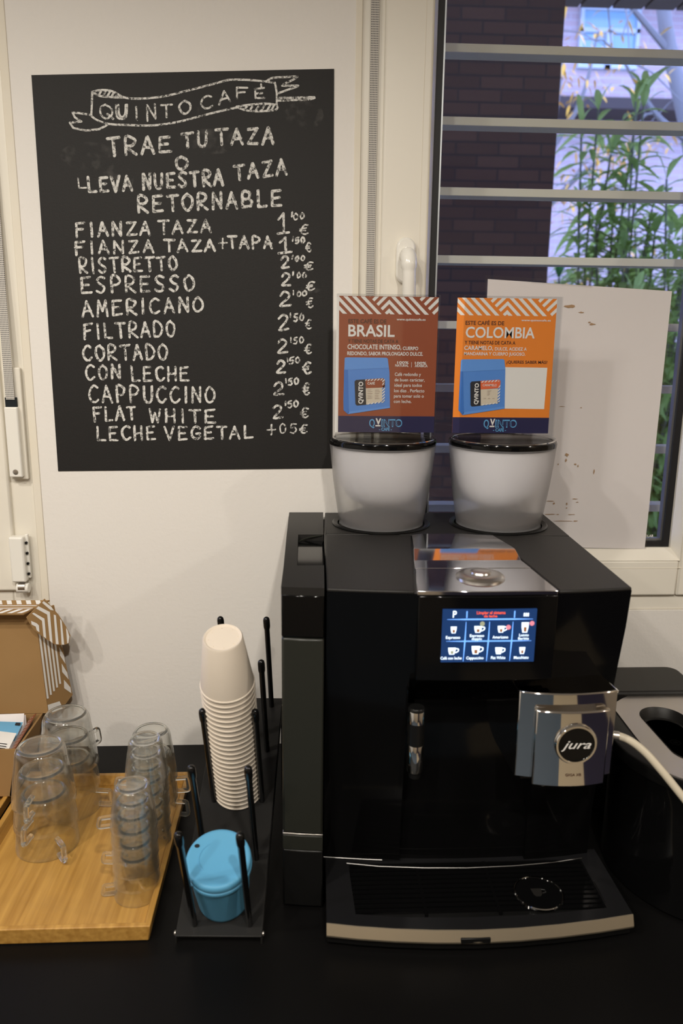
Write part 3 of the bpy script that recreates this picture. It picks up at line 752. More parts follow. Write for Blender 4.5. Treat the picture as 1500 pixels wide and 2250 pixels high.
for x, z, w, h in ((0.441, 0.775, .010, .0030), (0.461, 0.766, .005, .0012), (0.481, 0.747, .006, .0025), (0.476, 0.750, .003, .0014), (0.453, 0.527, .0042, .0034), (0.452, 0.518, .0022, .0030), (0.439, 0.511, .0016, .0012), (0.469, 0.511, .0030, .0013), (0.474, 0.508, .0016, .002),
                  (0.431, 0.4225, .011, .0009), (0.444, 0.4225, .004, .0009), (0.469, 0.4222, .008, .0009), (0.452, 0.4105, .019, .0008), (0.476, 0.4105, .005, .0011), (0.430, 0.446, .008, .0009), (0.436, 0.442, .002, .0020),
                  (0.459, 0.441, .0014, .0030), (0.459, 0.434, .0016, .0012), (0.473, 0.450, .006, .0009), (0.503, 0.498, .0016, .0050), (0.477, 0.444, .003, .0008), (0.440, 0.610, .006, .0006), (0.472, 0.608, .002, .0010)):
    blot(x, z, w, h)

# ------------------------------------------------------------------ coffee machine
cmx = thing('coffee_machine', 'black bean-to-cup coffee machine with lit touch screen and chrome spout', 'coffee machine', (0.19, -0.22, 0))
FR = [(0.0265, -0.4190), (0.0540, -0.4225), (0.0800, -0.4255), (0.1050, -0.4280), (0.1280, -0.4300), (0.1550, -0.4320), (0.2100, -0.4335), (0.2600, -0.4330), (0.2960, -0.4315), (0.3250, -0.4295), (0.3550, -0.4260), (0.3890, -0.4205)]
def fy(x):
    for (a, ya), (b, yb) in zip(FR, FR[1:]):
        if a <= x <= b: return ya+(yb-ya)*(x-a)/(b-a)
    return FR[0][1] if x < FR[0][0] else FR[-1][1]
bm = new(); rings = []
PIL = [(x, y, 1) for x, y in FR[:5]] + [(0.1284, -0.4301, 0)] + [(x, y, 0) for x, y in FR[5:8]] + [(0.2980, -0.4314, 0), (0.2984, -0.4313, 1)] + [(x, y, 1) for x, y in FR[9:]]
for z, dy in ((0.002, .066), (0.10, .066), (0.22, .066), (0.262, .064), (0.285, .052), (0.302, .030), (0.315, .010), (0.326, .0), (0.380, .0), (0.4295, .0)):
    sl = .060*max(0, min(1, (0.40-z)/0.33))**.8
    ring = [bm.verts.new((x, y+(sl if pil else max(dy, sl)), z)) for x, y, pil in PIL] + [bm.verts.new((0.3950, -0.30, z)), bm.verts.new((0.4045, -0.014, z)), bm.verts.new((0.0350, -0.014, z)), bm.verts.new((0.0290, -0.20, z))]
    rings.append(ring)
for a, b in zip(rings, rings[1:]):
    n = len(a)
    for k in range(n): bm.faces.new((a[k], a[(k+1) % n], b[(k+1) % n], b[k]))
bm.faces.new(rings[0][::-1]); bm.faces.new(rings[-1])
obj('body', bm, M['bgloss'], cmx, angle=0.5)
def xr(y): return 0.3890+(0.4045-0.3890)*(y+0.4205)/(0.4065)
def xl(y): return 0.0265+(0.0350-0.0265)*(y+0.4190)/(0.4050)
bm = new(); prism(bm, [(xl(-.160), -0.1600), (xr(-.178), -0.1745), (0.4045, -0.0145), (0.0350, -0.0145)], 0.4285, 0.4330); obj('rear_top_panel', bm, M['bmatte'], cmx, 0.0012)
bm = new(); prism(bm, [p for p in FR[:5]]+[(0.1600, -0.1655), (xl(-.163), -0.1625)], 0.4285, 0.4330); obj('left_top_panel', bm, M['bmatte'], cmx, 0.0016)
bm = new(); prism(bm, [(0.2985, -0.4312)]+FR[9:]+[(xr(-.181), -0.1775), (0.2830, -0.1690)], 0.4285, 0.4330); obj('right_top_panel', bm, M['bmatte'], cmx, 0.0016)
bm = new(); prism(bm, [(0.1305, -0.4325), (0.2100, -0.4355), (0.2960, -0.4330), (0.2902, -0.3430), (0.1408, -0.3430)], 0.4285, 0.4338); cp = obj('chrome_top_panel', bm, M['mirror'], cmx, 0.0008)
bm = new(); Lr = []
for xa, xb, y, z in ((0.1410, 0.2901, -0.3415, .4338), (0.1446, 0.2874, -0.3060, .4338), (0.1476, 0.2858, -0.2800, .4425), (0.1490, 0.2848, -0.2690, .4425), (0.1608, 0.2800, -0.1630, .4338)):
    Lr.append([bm.verts.new((xa, y, .4285)), bm.verts.new((xb, y, .4285)), bm.verts.new((xb, y, z)), bm.verts.new((xa, y, z))])
for A_, B_ in zip(Lr, Lr[1:]):
    for k in range(4): bm.faces.new((A_[k], A_[(k+1) % 4], B_[(k+1) % 4], B_[k]))
bm.faces.new(Lr[0][::-1]); bm.faces.new(Lr[-1]); obj('chrome_top_panel', bm, M['mirror'], cmx, 0.0005, angle=0.1)
bm = new(); lathe(bm, [(0, .4425), (.010, .4425), (.0125, .4415), (.0135, .4395), (.020, .4395), (.026, .4385), (.0300, .4355), (.0300, .4335), (0, .4335)], 0.2160, -0.3800, 48); obj('rotary_knob', bm, M['satinmetal'], cmx)
# display
bm = new(); prism(bm, [(0.1325, -0.4335), (0.16, -0.4355), (0.215, -0.4370), (0.265, -0.4358), (0.2965, -0.4335), (0.2965, -0.420), (0.1325, -0.420)], 0.3225, 0.4280); dp = obj('display_panel', bm, M['bgloss'], cmx, 0.0012)
def sm(px, py): return (0.160+(px-155)/1165*0.111, 0.413-(py-183)/660*0.0655)
SY = -0.4380
def srect(bm, a, b, c, d, y):
    (x0, z0), (x1, z1) = sm(a, b), sm(c, d); face(bm, [(x0, y, z0), (x1, y, z0), (x1, y, z1), (x0, y, z1)])
bm = new(); (a, b), (c, d) = sm(160, 183), sm(1320, 843); box(bm, a, c, SY, SY+0.004, d, b); obj('screen', bm, M['scr_bg'], dp, smooth=False)
bm = new()
def taper(bm, p, q, w0, w1):
    p = Vector(sm(*p)); q = Vector(sm(*q)); t = (q-p).normalized(); n = Vector((-t.y, t.x)); k = 0.111/1165
    m_ = (p+q)/2
    pts = [p+n*w0*k, m_+n*(w0+w1)/2*k, q+n*w1*k, q-n*w1*k, m_-n*(w0+w1)/2*k, p-n*w0*k]
    face(bm, [(v.x, SY-.0003, v.y) for v in pts])
for y_, w_ in ((305, 9), (577, 8)):
    taper(bm, (215, y_), (450, y_), 2, w_); taper(bm, (450, y_), (1030, y_), w_, w_); taper(bm, (1030, y_), (1275, y_), w_, 2)
for x_ in (450, 740, 1030):
    taper(bm, (x_, 335), (x_-4, 577), 3, 8); taper(bm, (x_-4, 577), (x_-14, 830), 9, 3)
taper(bm, (455, 203), (455, 288), 7, 7); taper(bm, (1043, 203), (1043, 288), 7, 7)
obj('screen_grid', bm, M['scr_line'], dp, smooth=False)
def st_(px, up): X, Z = sm(px, up); return (X, SY-.0004, Z)
bm = new()
for s_, a, b, base, cap in (('P', 282, 330, 280, 80), ('Espresso', 208, 385, 545, 34), ('Espresso', 503, 680, 524, 32), ('doppio', 528, 655, 562, 30), ('Americano', 785, 980, 545, 34), ('Lungo', 1115, 1235, 520, 32), ('Barista', 1105, 1240, 562, 30),
                            ('Café con leche', 152, 415, 805, 34), ('Cappuccino', 472, 688, 805, 34), ('Flat White', 780, 960, 805, 34), ('Macchiato', 1067, 1252, 805, 34)):
    text(bm, s_, lambda u, v, B=base: st_(u, B-(v-B)), a, b, base, cap, 0.02)
for k in range(3): srect(bm, 1155+k*24, 228, 1172+k*24, 272, SY-.0004)
obj('screen_lettering', bm, M['scr_white'], dp, smooth=False)
bm = new()
for s_, a, b, base, cap in (('Limpiar el sistema', 575, 930, 240, 34), ('de leche', 665, 830, 280, 30)):
    text(bm, s_, lambda u, v, B=base: st_(u, B-(v-B)), a, b, base, cap, 0.03)
obj('screen_warning', bm, M['scr_red'], dp, smooth=False)
def icon(cx, cy, w, h, handle, brown=None):
    bm = new()
    face(bm, [st_(cx+a*w, cy+b*h) for a, b in ((-.5, -.5), (.5, -.5), (.46, 0), (.32, .5), (-.32, .5), (-.46, 0))])
    if handle:
        for p, q in (((.5, -.35), (.85, -.3)), ((.85, -.3), (.85, .02)), ((.85, .02), (.45, .25))):
            taper(bm, (cx+p[0]*w, cy+p[1]*h), (cx+q[0]*w, cy+q[1]*h), 7, 7)
    obj('drink_icon', bm, M['scr_white'], dp, smooth=False)
    if brown:
        bm = new(); k = .0002
        face(bm, [(v[0], v[1]-k, v[2]) for v in [st_(cx+a*w, cy+b*h) for a, b in ((-.18, -.05), (.22, -.05), (.2, .4), (-.15, .4))]]); obj('drink_icon_fill', bm, brown, dp, smooth=False)
for a in ((300, 435, 75, 85, 0, M['scr_brown']), (600, 430, 95, 85, 1, M['scr_brown']), (885, 430, 85, 85, 1, M['scr_brown']), (1182, 410, 92, 130, 0, M['scr_brown']),
          (290, 700, 95, 88, 1, M['scr_khaki']), (585, 690, 105, 105, 1, M['scr_brown']), (872, 700, 90, 88, 1, None), (1165, 700, 75, 88, 0, M['scr_brown'])): icon(*a)
for cx, cy, m_ in ((650, 360, M['scr_khaki']), (975, 405, M['scr_pink']), (1265, 358, M['scr_pink'])):
    bm = new(); face(bm, [(v[0], v[1]-.0002, v[2]) for v in [st_(*p) for p in circle(cx, cy, 30, 20)]]); obj('badge_dot', bm, m_, dp, smooth=False)

# water tank
tk = [(-0.0270, -0.4130), (-0.0020, -0.4165), (0.0235, -0.4190), (0.0320, -0.0150), (-0.0250, -0.0150)]
bm = new(); prism(bm, tk, 0.1080, 0.3700); wt = obj('water_tank', bm, M['smoke'], cmx, 0.003)
bm = new(); prism(bm, tk, 0.3705, 0.4240); lid = obj('tank_lid', bm, M['bgloss'], cmx, 0.002)
bm = new(); X = tk
prism(bm, [(-0.0270, -0.4130), (-0.0020, -0.4165), (0.0235, -0.4190), (0.0255, -0.3260), (-0.0262, -0.3260)], 0.4235, 0.4335)
prism(bm, [(-0.0259, -0.1660), (0.0288, -0.1660), (0.0320, -0.0150), (-0.0250, -0.0150)], 0.4235, 0.4335)
prism(bm, [(-0.0262, -0.3260), (-0.0092, -0.3260), (-0.0088, -0.1660), (-0.0259, -0.1660)], 0.4235, 0.4335)
obj('tank_lid_top', bm, M['bmatte'], lid, smooth=False)
bm = new(); tube(bm, smoothpts([(-0.0085, -0.178, 0.4255), (0.004, -0.170, 0.429), (0.026, -0.1665, 0.4325)], 5), 0.0012, 6); obj('grip_edge', bm, M['smoke'], lid)
bm = new(); prism(bm, tk, 0.1050, 0.1078); obj('tank_trim', bm, M['satinmetal'], cmx, 0.0005)
bm = new(); prism(bm, tk, 0.0840, 0.1048); obj('tank_window', bm, M['smoke'], cmx, 0.001)
bm = new(); prism(bm, tk, 0.0020, 0.0838); obj('tank_base', bm, M['bsatin'], cmx, 0.002)

# bean hoppers
def hopper(cx, cy):
    bm = new(); lathe(bm, [(.0660, .4345), (.0690, .452), (.0725, .475), (.0760, .500), (.0795, .530), (.0815, .552), (.0825, .5600), (.0800, .5600), (.0770, .530), (.0735, .500), (.0700, .475), (.0665, .452), (.0635, .4365)], cx, cy, 64, True)
    h = obj('bean_hopper', bm, M['hopper'], cmx)
    bm = new(); lathe(bm, [(.0828, .5602), (.0832, .5650), (.0820, .5680), (.0800, .5690), (.0775, .5690), (.0740, .5682), (.030, .5700), (0, .5702), (0, .5580), (.079, .5580), (.0828, .5602)], cx, cy, 64); obj('hopper_lid', bm, M['bgloss'], h)
    bm = new(); lathe(bm, [(.0800, .5692), (.0790, .5702), (.0770, .5702), (.0760, .5692)], cx, cy, 64); obj('lid_rim', bm, M['chrome'], h)
    bm = new(); lathe(bm, [(0, .4370), (.0610, .4370), (.0620, .4440), (.0560, .4460), (.03, .4480), (0, .4490)], cx, cy, 40); obj('coffee_beans', bm, M['beans'], h)
    bm = new(); lathe(bm, [(.0300, .4640), (.0440, .4700), (.0560, .4800), (.0650, .4960), (.0713, .5200), (.0745, .5400), (.0760, .5560), (.0745, .5560), (.0730, .5400), (.0698, .5200), (.0635, .4960), (.0545, .4806), (.0430, .4712), (.0295, .4655)], cx, cy, 56, True); obj('shading_liner', bm, M['liner'], h)  # added liner, tapered so the hopper shades off towards its base
    bm = new(); lathe(bm, [(.0670, .4330), (.0770, .4330), (.0775, .4345), (.0755, .4362), (.0735, .4356), (.0690, .4340)], cx, cy, 64); obj('hopper_collar', bm, M['bsatin'], h)
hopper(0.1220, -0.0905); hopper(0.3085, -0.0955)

# chrome spout block
def arcx(x0, x1, ye, ym, n=10):
    out = []
    for k in range(n+1):
        t = k/n; out.append((x0+(x1-x0)*t, ye+(ym-ye)*(1-(2*t-1)**2)))
    return out
bm = new(); prism(bm, arcx(0.2540, 0.3725, -0.4470, -0.4560)+[(0.3660, -0.3550), (0.2500, -0.3550)], 0.2030, 0.3140); sp = obj('coffee_spout', bm, M['chrome'], cmx, 0.0015)
bm = new(); prism(bm, arcx(0.2715, 0.3600, -0.4600, -0.4665)+[(0.3600, -0.452), (0.2715, -0.452)], 0.1985, 0.2960); obj('spout_front_plate', bm, M['chrome'], sp, 0.002)
bm = new(); box(bm, 0.262, 0.352, -0.4460, -0.37, 0.1990, 0.2035); obj('spout_underside', bm, M['bsatin'], sp)
for x in (0.2890, 0.3270):
    bm = new(); lathe(bm, [(.004, .1925), (.0065, .1935), (.0065, .2000), (.004, .2000)], x, -0.4480, 20, True); obj('outlet_nozzle', bm, M['satinmetal'], sp)
lx, lz = 0.3185, 0.2560
bm = new(); pr = [(.0255, 0), (.0255, .003), (.0240, .0048), (.0218, .0048), (.0212, .003), (.0212, 0)]
lathe(bm, pr, 0, 0, 48); bmesh.ops.rotate(bm, verts=bm.verts, cent=(0, 0, 0), matrix=Matrix.Rotation(math.pi/2, 3, 'X')); bmesh.ops.translate(bm, verts=bm.verts, vec=(lx, -0.4655, lz)); obj('badge_ring', bm, M['chrome'], sp)
bm = new(); prism(bm, circle(lx, lz, .0213, 48), -0.4685, -0.4655, 'y'); obj('badge', bm, M['bgloss'], sp, smooth=False)
bm = new(); text(bm, 'jura', lambda u, v: (u, -0.4692, v), lx-.0175, lx+.0180, lz-.005, .0105, 0.005, 0.4)
obj('badge_lettering', bm, M['white_print'], sp, smooth=False)
bm = new(); text(bm, 'GIGA X8', lambda u, v: (u, -0.4668, v), lx-.009, lx+.010, 0.2135, .0032, 0.01); obj('spout_lettering', bm, M['dark_print'], sp, smooth=False)
# hot-water nozzle
nx, ny = 0.1355, -0.4280
bm = new(); lathe(bm, [(0, .2860), (.0090, .2860), (.0104, .2840), (.0104, .2820), (0, .2820)], nx, ny, 32); nz = obj('hot_water_nozzle', bm, M['bsatin'], cmx)
bm = new(); lathe(bm, [(.0104, .2820), (.0106, .2815), (.0106, .2665), (.0098, .2660)], nx, ny, 32); obj('chrome_collar', bm, M['chrome'], nz)
bm = new(); lathe(bm, [(.0102, .2665), (.0102, .2375), (.009, .2370)], nx, ny, 32); obj('grip', bm, M['bsatin'], nz)
bm = new(); lathe(bm, [(.0100, .2378), (.0103, .2370), (.0099, .2020), (.0085, .2000), (.0060, .2000)], nx, ny, 32); obj('chrome_sleeve', bm, M['chrome'], nz)
bm = new(); lathe(bm, [(.0075, .2010), (.0070, .1930), (0, .1920)], nx, ny, 24); obj('outlet', bm, M['bsatin'], nz)
bm = new(); box(bm, nx-.007, nx+.007, ny+.006, -0.355, 0.240, 0.264); obj('nozzle_arm', bm, M['bsatin'], nz, 0.001)
# drip tray
lipf = [(0.0270, -0.4800), (0.0640, -0.4865), (0.1080, -0.4920), (0.1560, -0.4958), (0.2070, -0.4975), (0.2580, -0.4960), (0.3080, -0.4920), (0.3580, -0.4860), (0.4040, -0.4785)]
bm = new(); prism(bm, lipf+[(0.4020, -0.3550), (0.0290, -0.3550)], 0.0030, 0.0268); dt = obj('drip_tray', bm, M['bsatin'], cmx, 0.002)
fr_o = lipf+[(0.4020, -0.3540), (0.0290, -0.3540)]
gx0, gx1, gy0, gy1 = 0.0590, 0.3760, -0.4700, -0.3735
bm = new()
prism(bm, [lipf[0], lipf[1], (gx0+.004, gy0+.004), (gx0, gy1), (0.0290, -0.3540)], 0.0265, 0.0305)
prism(bm, [lipf[-2], lipf[-1], (0.4020, -0.3540), (gx1, gy1), (gx1, gy0+.004)], 0.0265, 0.0305)
prism(bm, [(gx0, gy1), (gx1, gy1), (0.4020, -0.3540), (0.0290, -0.3540)], 0.0265, 0.0305)
prism(bm, lipf[1:-1]+[(gx1, gy0+.004), (0.29, gy0-.004), (0.207, gy0-.006), (0.13, gy0-.004), (gx0+.004, gy0+.004)], 0.0265, 0.0305)
obj('tray_rim', bm, mat('satin_grey_black', (0.011, 0.011, 0.012), 0.2, spec=0.35), dt, smooth=False)
bm = new()
L_ = []
for x, y in lipf: L_.append([bm.verts.new((x, y-.0050, .0160)), bm.verts.new((x, y-.0056, .0185)), bm.verts.new((x, y-.0006, .0305)), bm.verts.new((x, y+.0006, .0308)), bm.verts.new((x, y+.0006, .0160))])
for A_, B_ in zip(L_, L_[1:]):
    for k in range(5): bm.faces.new((A_[k], A_[(k+1) % 5], B_[(k+1) % 5], B_[k]))
bm.faces.new(L_[0][::-1]); bm.faces.new(L_[-1]); obj('chrome_lip', bm, M['lip'], dt, angle=0.4)
bm = new(); prism(bm, [(0.186, -.5028), (0.222, -.5030), (0.222, -.4975), (0.186, -.4975)], 0.0165, 0.0235); obj('lip_notch', bm, M['bsatin'], dt, 0.001)
bm = new()
for k in range(11):
    y = gy0+.006+k*.0084
    box(bm, gx0+.002, gx1-.002, y, y+.0048, 0.0268, 0.0300)
for x in (0.148, 0.240): box(bm, x, x+.004, gy0, gy1, 0.0268, 0.0298)
obj('drip_grille', bm, M['bgloss'], dt, smooth=False)
bm = new(); tube(bm, [(gx0-.002, gy1+.001, .0306), (0.10, gy1-.0070, .0308), (0.16, gy1-.0120, .0308), (0.2175, gy1-.0140, .0308), (0.28, gy1-.0120, .0308), (0.335, gy1-.0070, .0308), (gx1+.002, gy1+.001, .0306)], .0008, 6); tube(bm, [(gx1+.001, gy0+.012, .0306), (gx1+.001, gy0+.05, .0306)], .0008, 6); obj('grille_edge', bm, M['dim_metal'], dt)
bm = new(); lathe(bm, [(.0312, .0298), (.0312, .0316), (.0300, .0322), (.0290, .0316), (.0290, .0298)], 0.2985, -0.4380, 48); obj('cup_mark_ring', bm, M['chrome'], dt)
bm = new(); prism(bm, circle(0.2985, -0.4380, .0290, 40), 0.0298, 0.0310); obj('cup_mark_disc', bm, M['bgloss'], dt, smooth=False)
bm = new()
prism(bm, [(0.290, -0.430), (0.304, -0.430), (0.302, -0.441), (0.299, -0.444), (0.294, -0.444), (0.2915, -0.441)], 0.0310, 0.0313)
tube(bm, [(0.3035, -0.432, .0313), (0.308, -0.433, .0313), (0.308, -0.437, .0313), (0.303, -0.439, .0313)], .0007, 6)
obj('cup_symbol', bm, M['bmatte'], dt, smooth=False)
bm = new(); tube(bm, [(x, y+.0590, .0318) for x, y in FR[:4]], .0011, 6); obj('base_trim', bm, M['dim_metal'], cmx)
# milk hose
bm = new(); tube(bm, smoothpts([(0.3660, -0.4300, 0.2480), (0.3800, -0.4340, 0.2482), (0.3960, -0.4400, 0.2440), (0.4130, -0.4470, 0.2320), (0.4290, -0.4560, 0.2150), (0.4450, -0.4650, 0.1960), (0.4700, -0.4800, 0.1650), (0.5050, -0.5000, 0.1150)], 6), 0.0048, 14); hz = obj('milk_hose', bm, M['hose'], cmx)
bm = new(); tube(bm, [(0.3690, -0.4310, 0.2480), (0.3840, -0.4355, 0.2480)], 0.0053, 14); obj('hose_fitting', bm, M['steel'], hz)

# ------------------------------------------------------------------ acrylic signs on the hopper lids
def sign(name, label, x0, x1, z0, z1, y, px, ax0, ax1, base_m, left_backing, items):
    (pl, pr_, pt, pb) = px
    t = thing(name, label, 'sign', ((x0+x1)/2, y, z0), 'coffee signs standing on the bean hoppers')
    sx, sz = (x1-x0)/(pr_-pl), (z1-z0)/(pb-pt)
    F = lambda d: (lambda u, v: (x0+(u-pl)*sx, y-.0003*d, z1-(v-pt)*sz))
    bm = new(); prism(bm, [(ax0, z0-.005), (ax1, z0-.005), (ax1, z1+.003), (ax0, z1+.003)], y+.0012, y+.0032, 'y'); box(bm, ax0, ax1, y-.016, y+.030, z0-.0075, z0-.0055); obj('acrylic_holder', bm, M['acrylic'], t, 0.0004, smooth=False)
    bm = new(); prism(bm, [(ax0, z0-.005), (ax1, z0-.005), (ax1, z1+.003), (ax0, z1+.003)], y-.0040, y-.0026, 'y'); obj('acrylic_front', bm, M['acrylic'], t, 0.0003, smooth=False)
    if left_backing:
        bm = new(); prism(bm, [(x0-.0045, z0), (x0+.05, z0), (x0+.05, z1-.002), (x0-.0035, z1-.002)], y+.0005, y+.0010, 'y'); obj('backing_card', bm, M['white_print'], t, smooth=False)
    bm = new(); prism(bm, [(x0, z0), (x1, z0), (x1, z1), (x0, z1)], y-.0001, y+.0004, 'y'); card = obj('card', bm, base_m, t, smooth=False)
    for nm, m_, d, fn in items:
        bm = new(); fn(bm, F(d)); obj(nm, bm, m_, card, smooth=False)
def poly(pts): return lambda bm, f: face(bm, [f(*p) for p in pts])
def polys(L): 
    def g(bm, f):
        for p in L: face(bm, [f(*q) for q in p])
    return g
def texts(L, bold=0.012):
    def g(bm, f):
        for s_, a, b, base, cap in L: text(bm, s_, lambda u, v, B=base: f(u, B-(v-B)), a, b, base, cap, bold)
    return g
def band_pattern(pl, pr_, pt, pb, s=1.0):
    """chevron band: stripes falling right, a peak in the middle, stripes rising right in the corner"""
    apex = pl+550*s; per, w = 95*s, 47*s; x1, x2 = pl+320*s, pl+850*s
    R = [(pl, pt), (pr_, pt), (pr_, pb), (pl, pb)]; out = []
    d = lambda p: p
    A = clip(R, -1, 1, (x1-pt)+0.0)                       # x - y <= c : left field
    out += stripes(A, -1, per, w, off=(x1-pt)-per*60+8*s, lo=0, hi=62)
    B = clip(clip(R, 1, -1, -(x1-pt)-12*s), -1, 0, apex)    # between the left field and the peak
    out += stripes(B, 1, per, w, off=apex+pt+30*s-per*60, lo=0, hi=130)
    Cc = clip(clip(R, 1, 0, -apex), -1, 1, (x2-pt))
    out += stripes(Cc, -1, per, w, off=apex-pt-30*s-w-per*60, lo=0, hi=130)
    D = clip(R, 1, -1, -(x2-pt)-12*s)
    out += stripes(D, 1, per, w, off=pr_+pt-per*60, lo=0, hi=130)
    return out
def edge_pattern(q):
    pass
def label_art(bm_f_pts):
    pass
B0 = [(225, 100), (1310, 100)]
br = [
 ('stripe_pattern', M['white_print'], 1, polys(band_pattern(215, 1310, 104, 292))),
 ('name_band', M['navy'], 1, poly([(215, 1425), (1310, 1425), (1310, 1612), (215, 1612)])),
 ('white_lettering', M['white_print'], 2, texts([('www.quintocafe.es', 850, 1172, 357, 24), ('BRASIL', 318, 832, 535, 122), ('CHOCOLATE INTENSO,', 312, 910, 675, 50), ('CUERPO', 928, 1100, 680, 36), ('REDONDO, SABOR PROLONGADO DULCE.', 310, 1155, 742, 38),
     ('100%', 870, 998, 834, 28), ('NATURAL', 848, 998, 866, 27), ('100%', 1068, 1196, 838, 28), ('ARÁBICA', 1068, 1212, 868, 27)], 0.02)),
 ('text_paragraph', M['white_print'], 2, texts([('Café redondo y', 845, 1140, 968, 36), ('de buen carácter,', 845, 1185, 1030, 36), ('ideal para todos', 845, 1155, 1090, 36), ('los días . Perfecto', 843, 1185, 1152, 36), ('para tomar solo o', 842, 1180, 1212, 36), ('con leche.', 842, 1042, 1273, 36)], 0.008)),
 ('divider_line', M['white_print'], 2, poly([(1028, 815), (1032, 815), (1032, 872), (1028, 872)])),
 ('dark_lettering', M['dark_print'], 2, texts([('ESTE CAFÉ ES DE', 318, 738, 392, 42), ('Y TIENE NOTAS DE CATA A', 316, 876, 606, 38)], 0.018)),
 ('brand_lettering', M['lblue'], 2, texts([('Q', 568, 632, 1545, 82), ('INTO', 708, 944, 1545, 82), ('- CAFÉ -', 682, 828, 1592, 34)], 0.03)),
 ('brand_inset', M['navy'], 3, texts([('Q', 580, 620, 1537, 64), ('INTO', 718, 934, 1537, 64)], -0.005)),
 ('brand_v', M['white_print'], 2, lambda bm, f: (text(bm, 'V', lambda u, v: f(u, 1520-(v-1520)), 640, 704, 1520, 66, 0.04), face(bm, [f(640, 1528), f(698, 1528), f(698, 1543), f(640, 1543)]))),
 ('bag_picture', M['bag'], 2, poly([(282, 775), (300, 768), (745, 768), (762, 778), (785, 930), (800, 1330), (325, 1405), (275, 1360), (272, 1250), (278, 900)])),
 ('bag_side', M['bag_side'], 3, poly([(276, 905), (318, 905), (335, 1385), (325, 1405), (275, 1360)])),
 ('bag_fold', M['bag_top'], 3, poly([(282, 775), (300, 768), (745, 768), (762, 778), (776, 880), (318, 905), (278, 900)])),
 ('bag_base_line', M['bag_top'], 3, poly([(330, 1378), (798, 1310), (800, 1330), (325, 1405)])),
 ('bag_label', M['charcoal'], 4, poly([(395, 1035), (410, 1018), (515, 1010), (530, 1295), (425, 1305), (408, 1290)])),
 ('bag_label_top', M['brown_card'], 4, poly([(515, 1010), (715, 995), (735, 1015), (735, 1100), (522, 1110)])),
 ('bag_label_bottom', M['cream_print'], 4, poly([(522, 1110), (705, 1100), (710, 1258), (530, 1295)])),
 ('bag_label_stripes', M['white_print'], 5, polys(stripes([(515, 1012), (712, 997), (712, 1018), (516, 1030)], 1, 34, 16) + stripes([(706, 1100), (736, 1030), (738, 1250), (712, 1262)], 1, 34, 17) + stripes([(706, 1000), (736, 1010), (736, 1100), (708, 1100)], 1, 34, 17) + stripes([(532, 1280), (735, 1252), (730, 1270), (532, 1296)], 1, 34, 16))),
 ('bag_lettering', M['white_print'], 5, lambda bm, f: (text(bm, 'CAFÉ', lambda u, v: f(u, 1068-(v-1068)), 540, 622, 1068, 26, 0.02), text(bm, 'QVINTO', lambda u, v: f(490-(v-1285)+0, 1285-(u-430)), 430, 678, 1285, 48, 0.03))),
 ('bag_small_print', M['grey_print'], 5, polys([[(540+a*85, 1128+b*19), (540+a*85+rs.randint(35, 70), 1126+b*19), (540+a*85+rs.randint(35, 70), 1131+b*19), (540+a*85, 1133+b*19)] for a in (0, 1) for b in range(6)])),
]
sign('acrylic_sign', 'brown BRASIL coffee sign in clear acrylic on the left bean hopper', 0.0520, 0.2005, 0.5780, 0.7805, -0.0950, (215, 1310, 100, 1612), 0.0485, 0.2020, M['brown_card'], True, br)
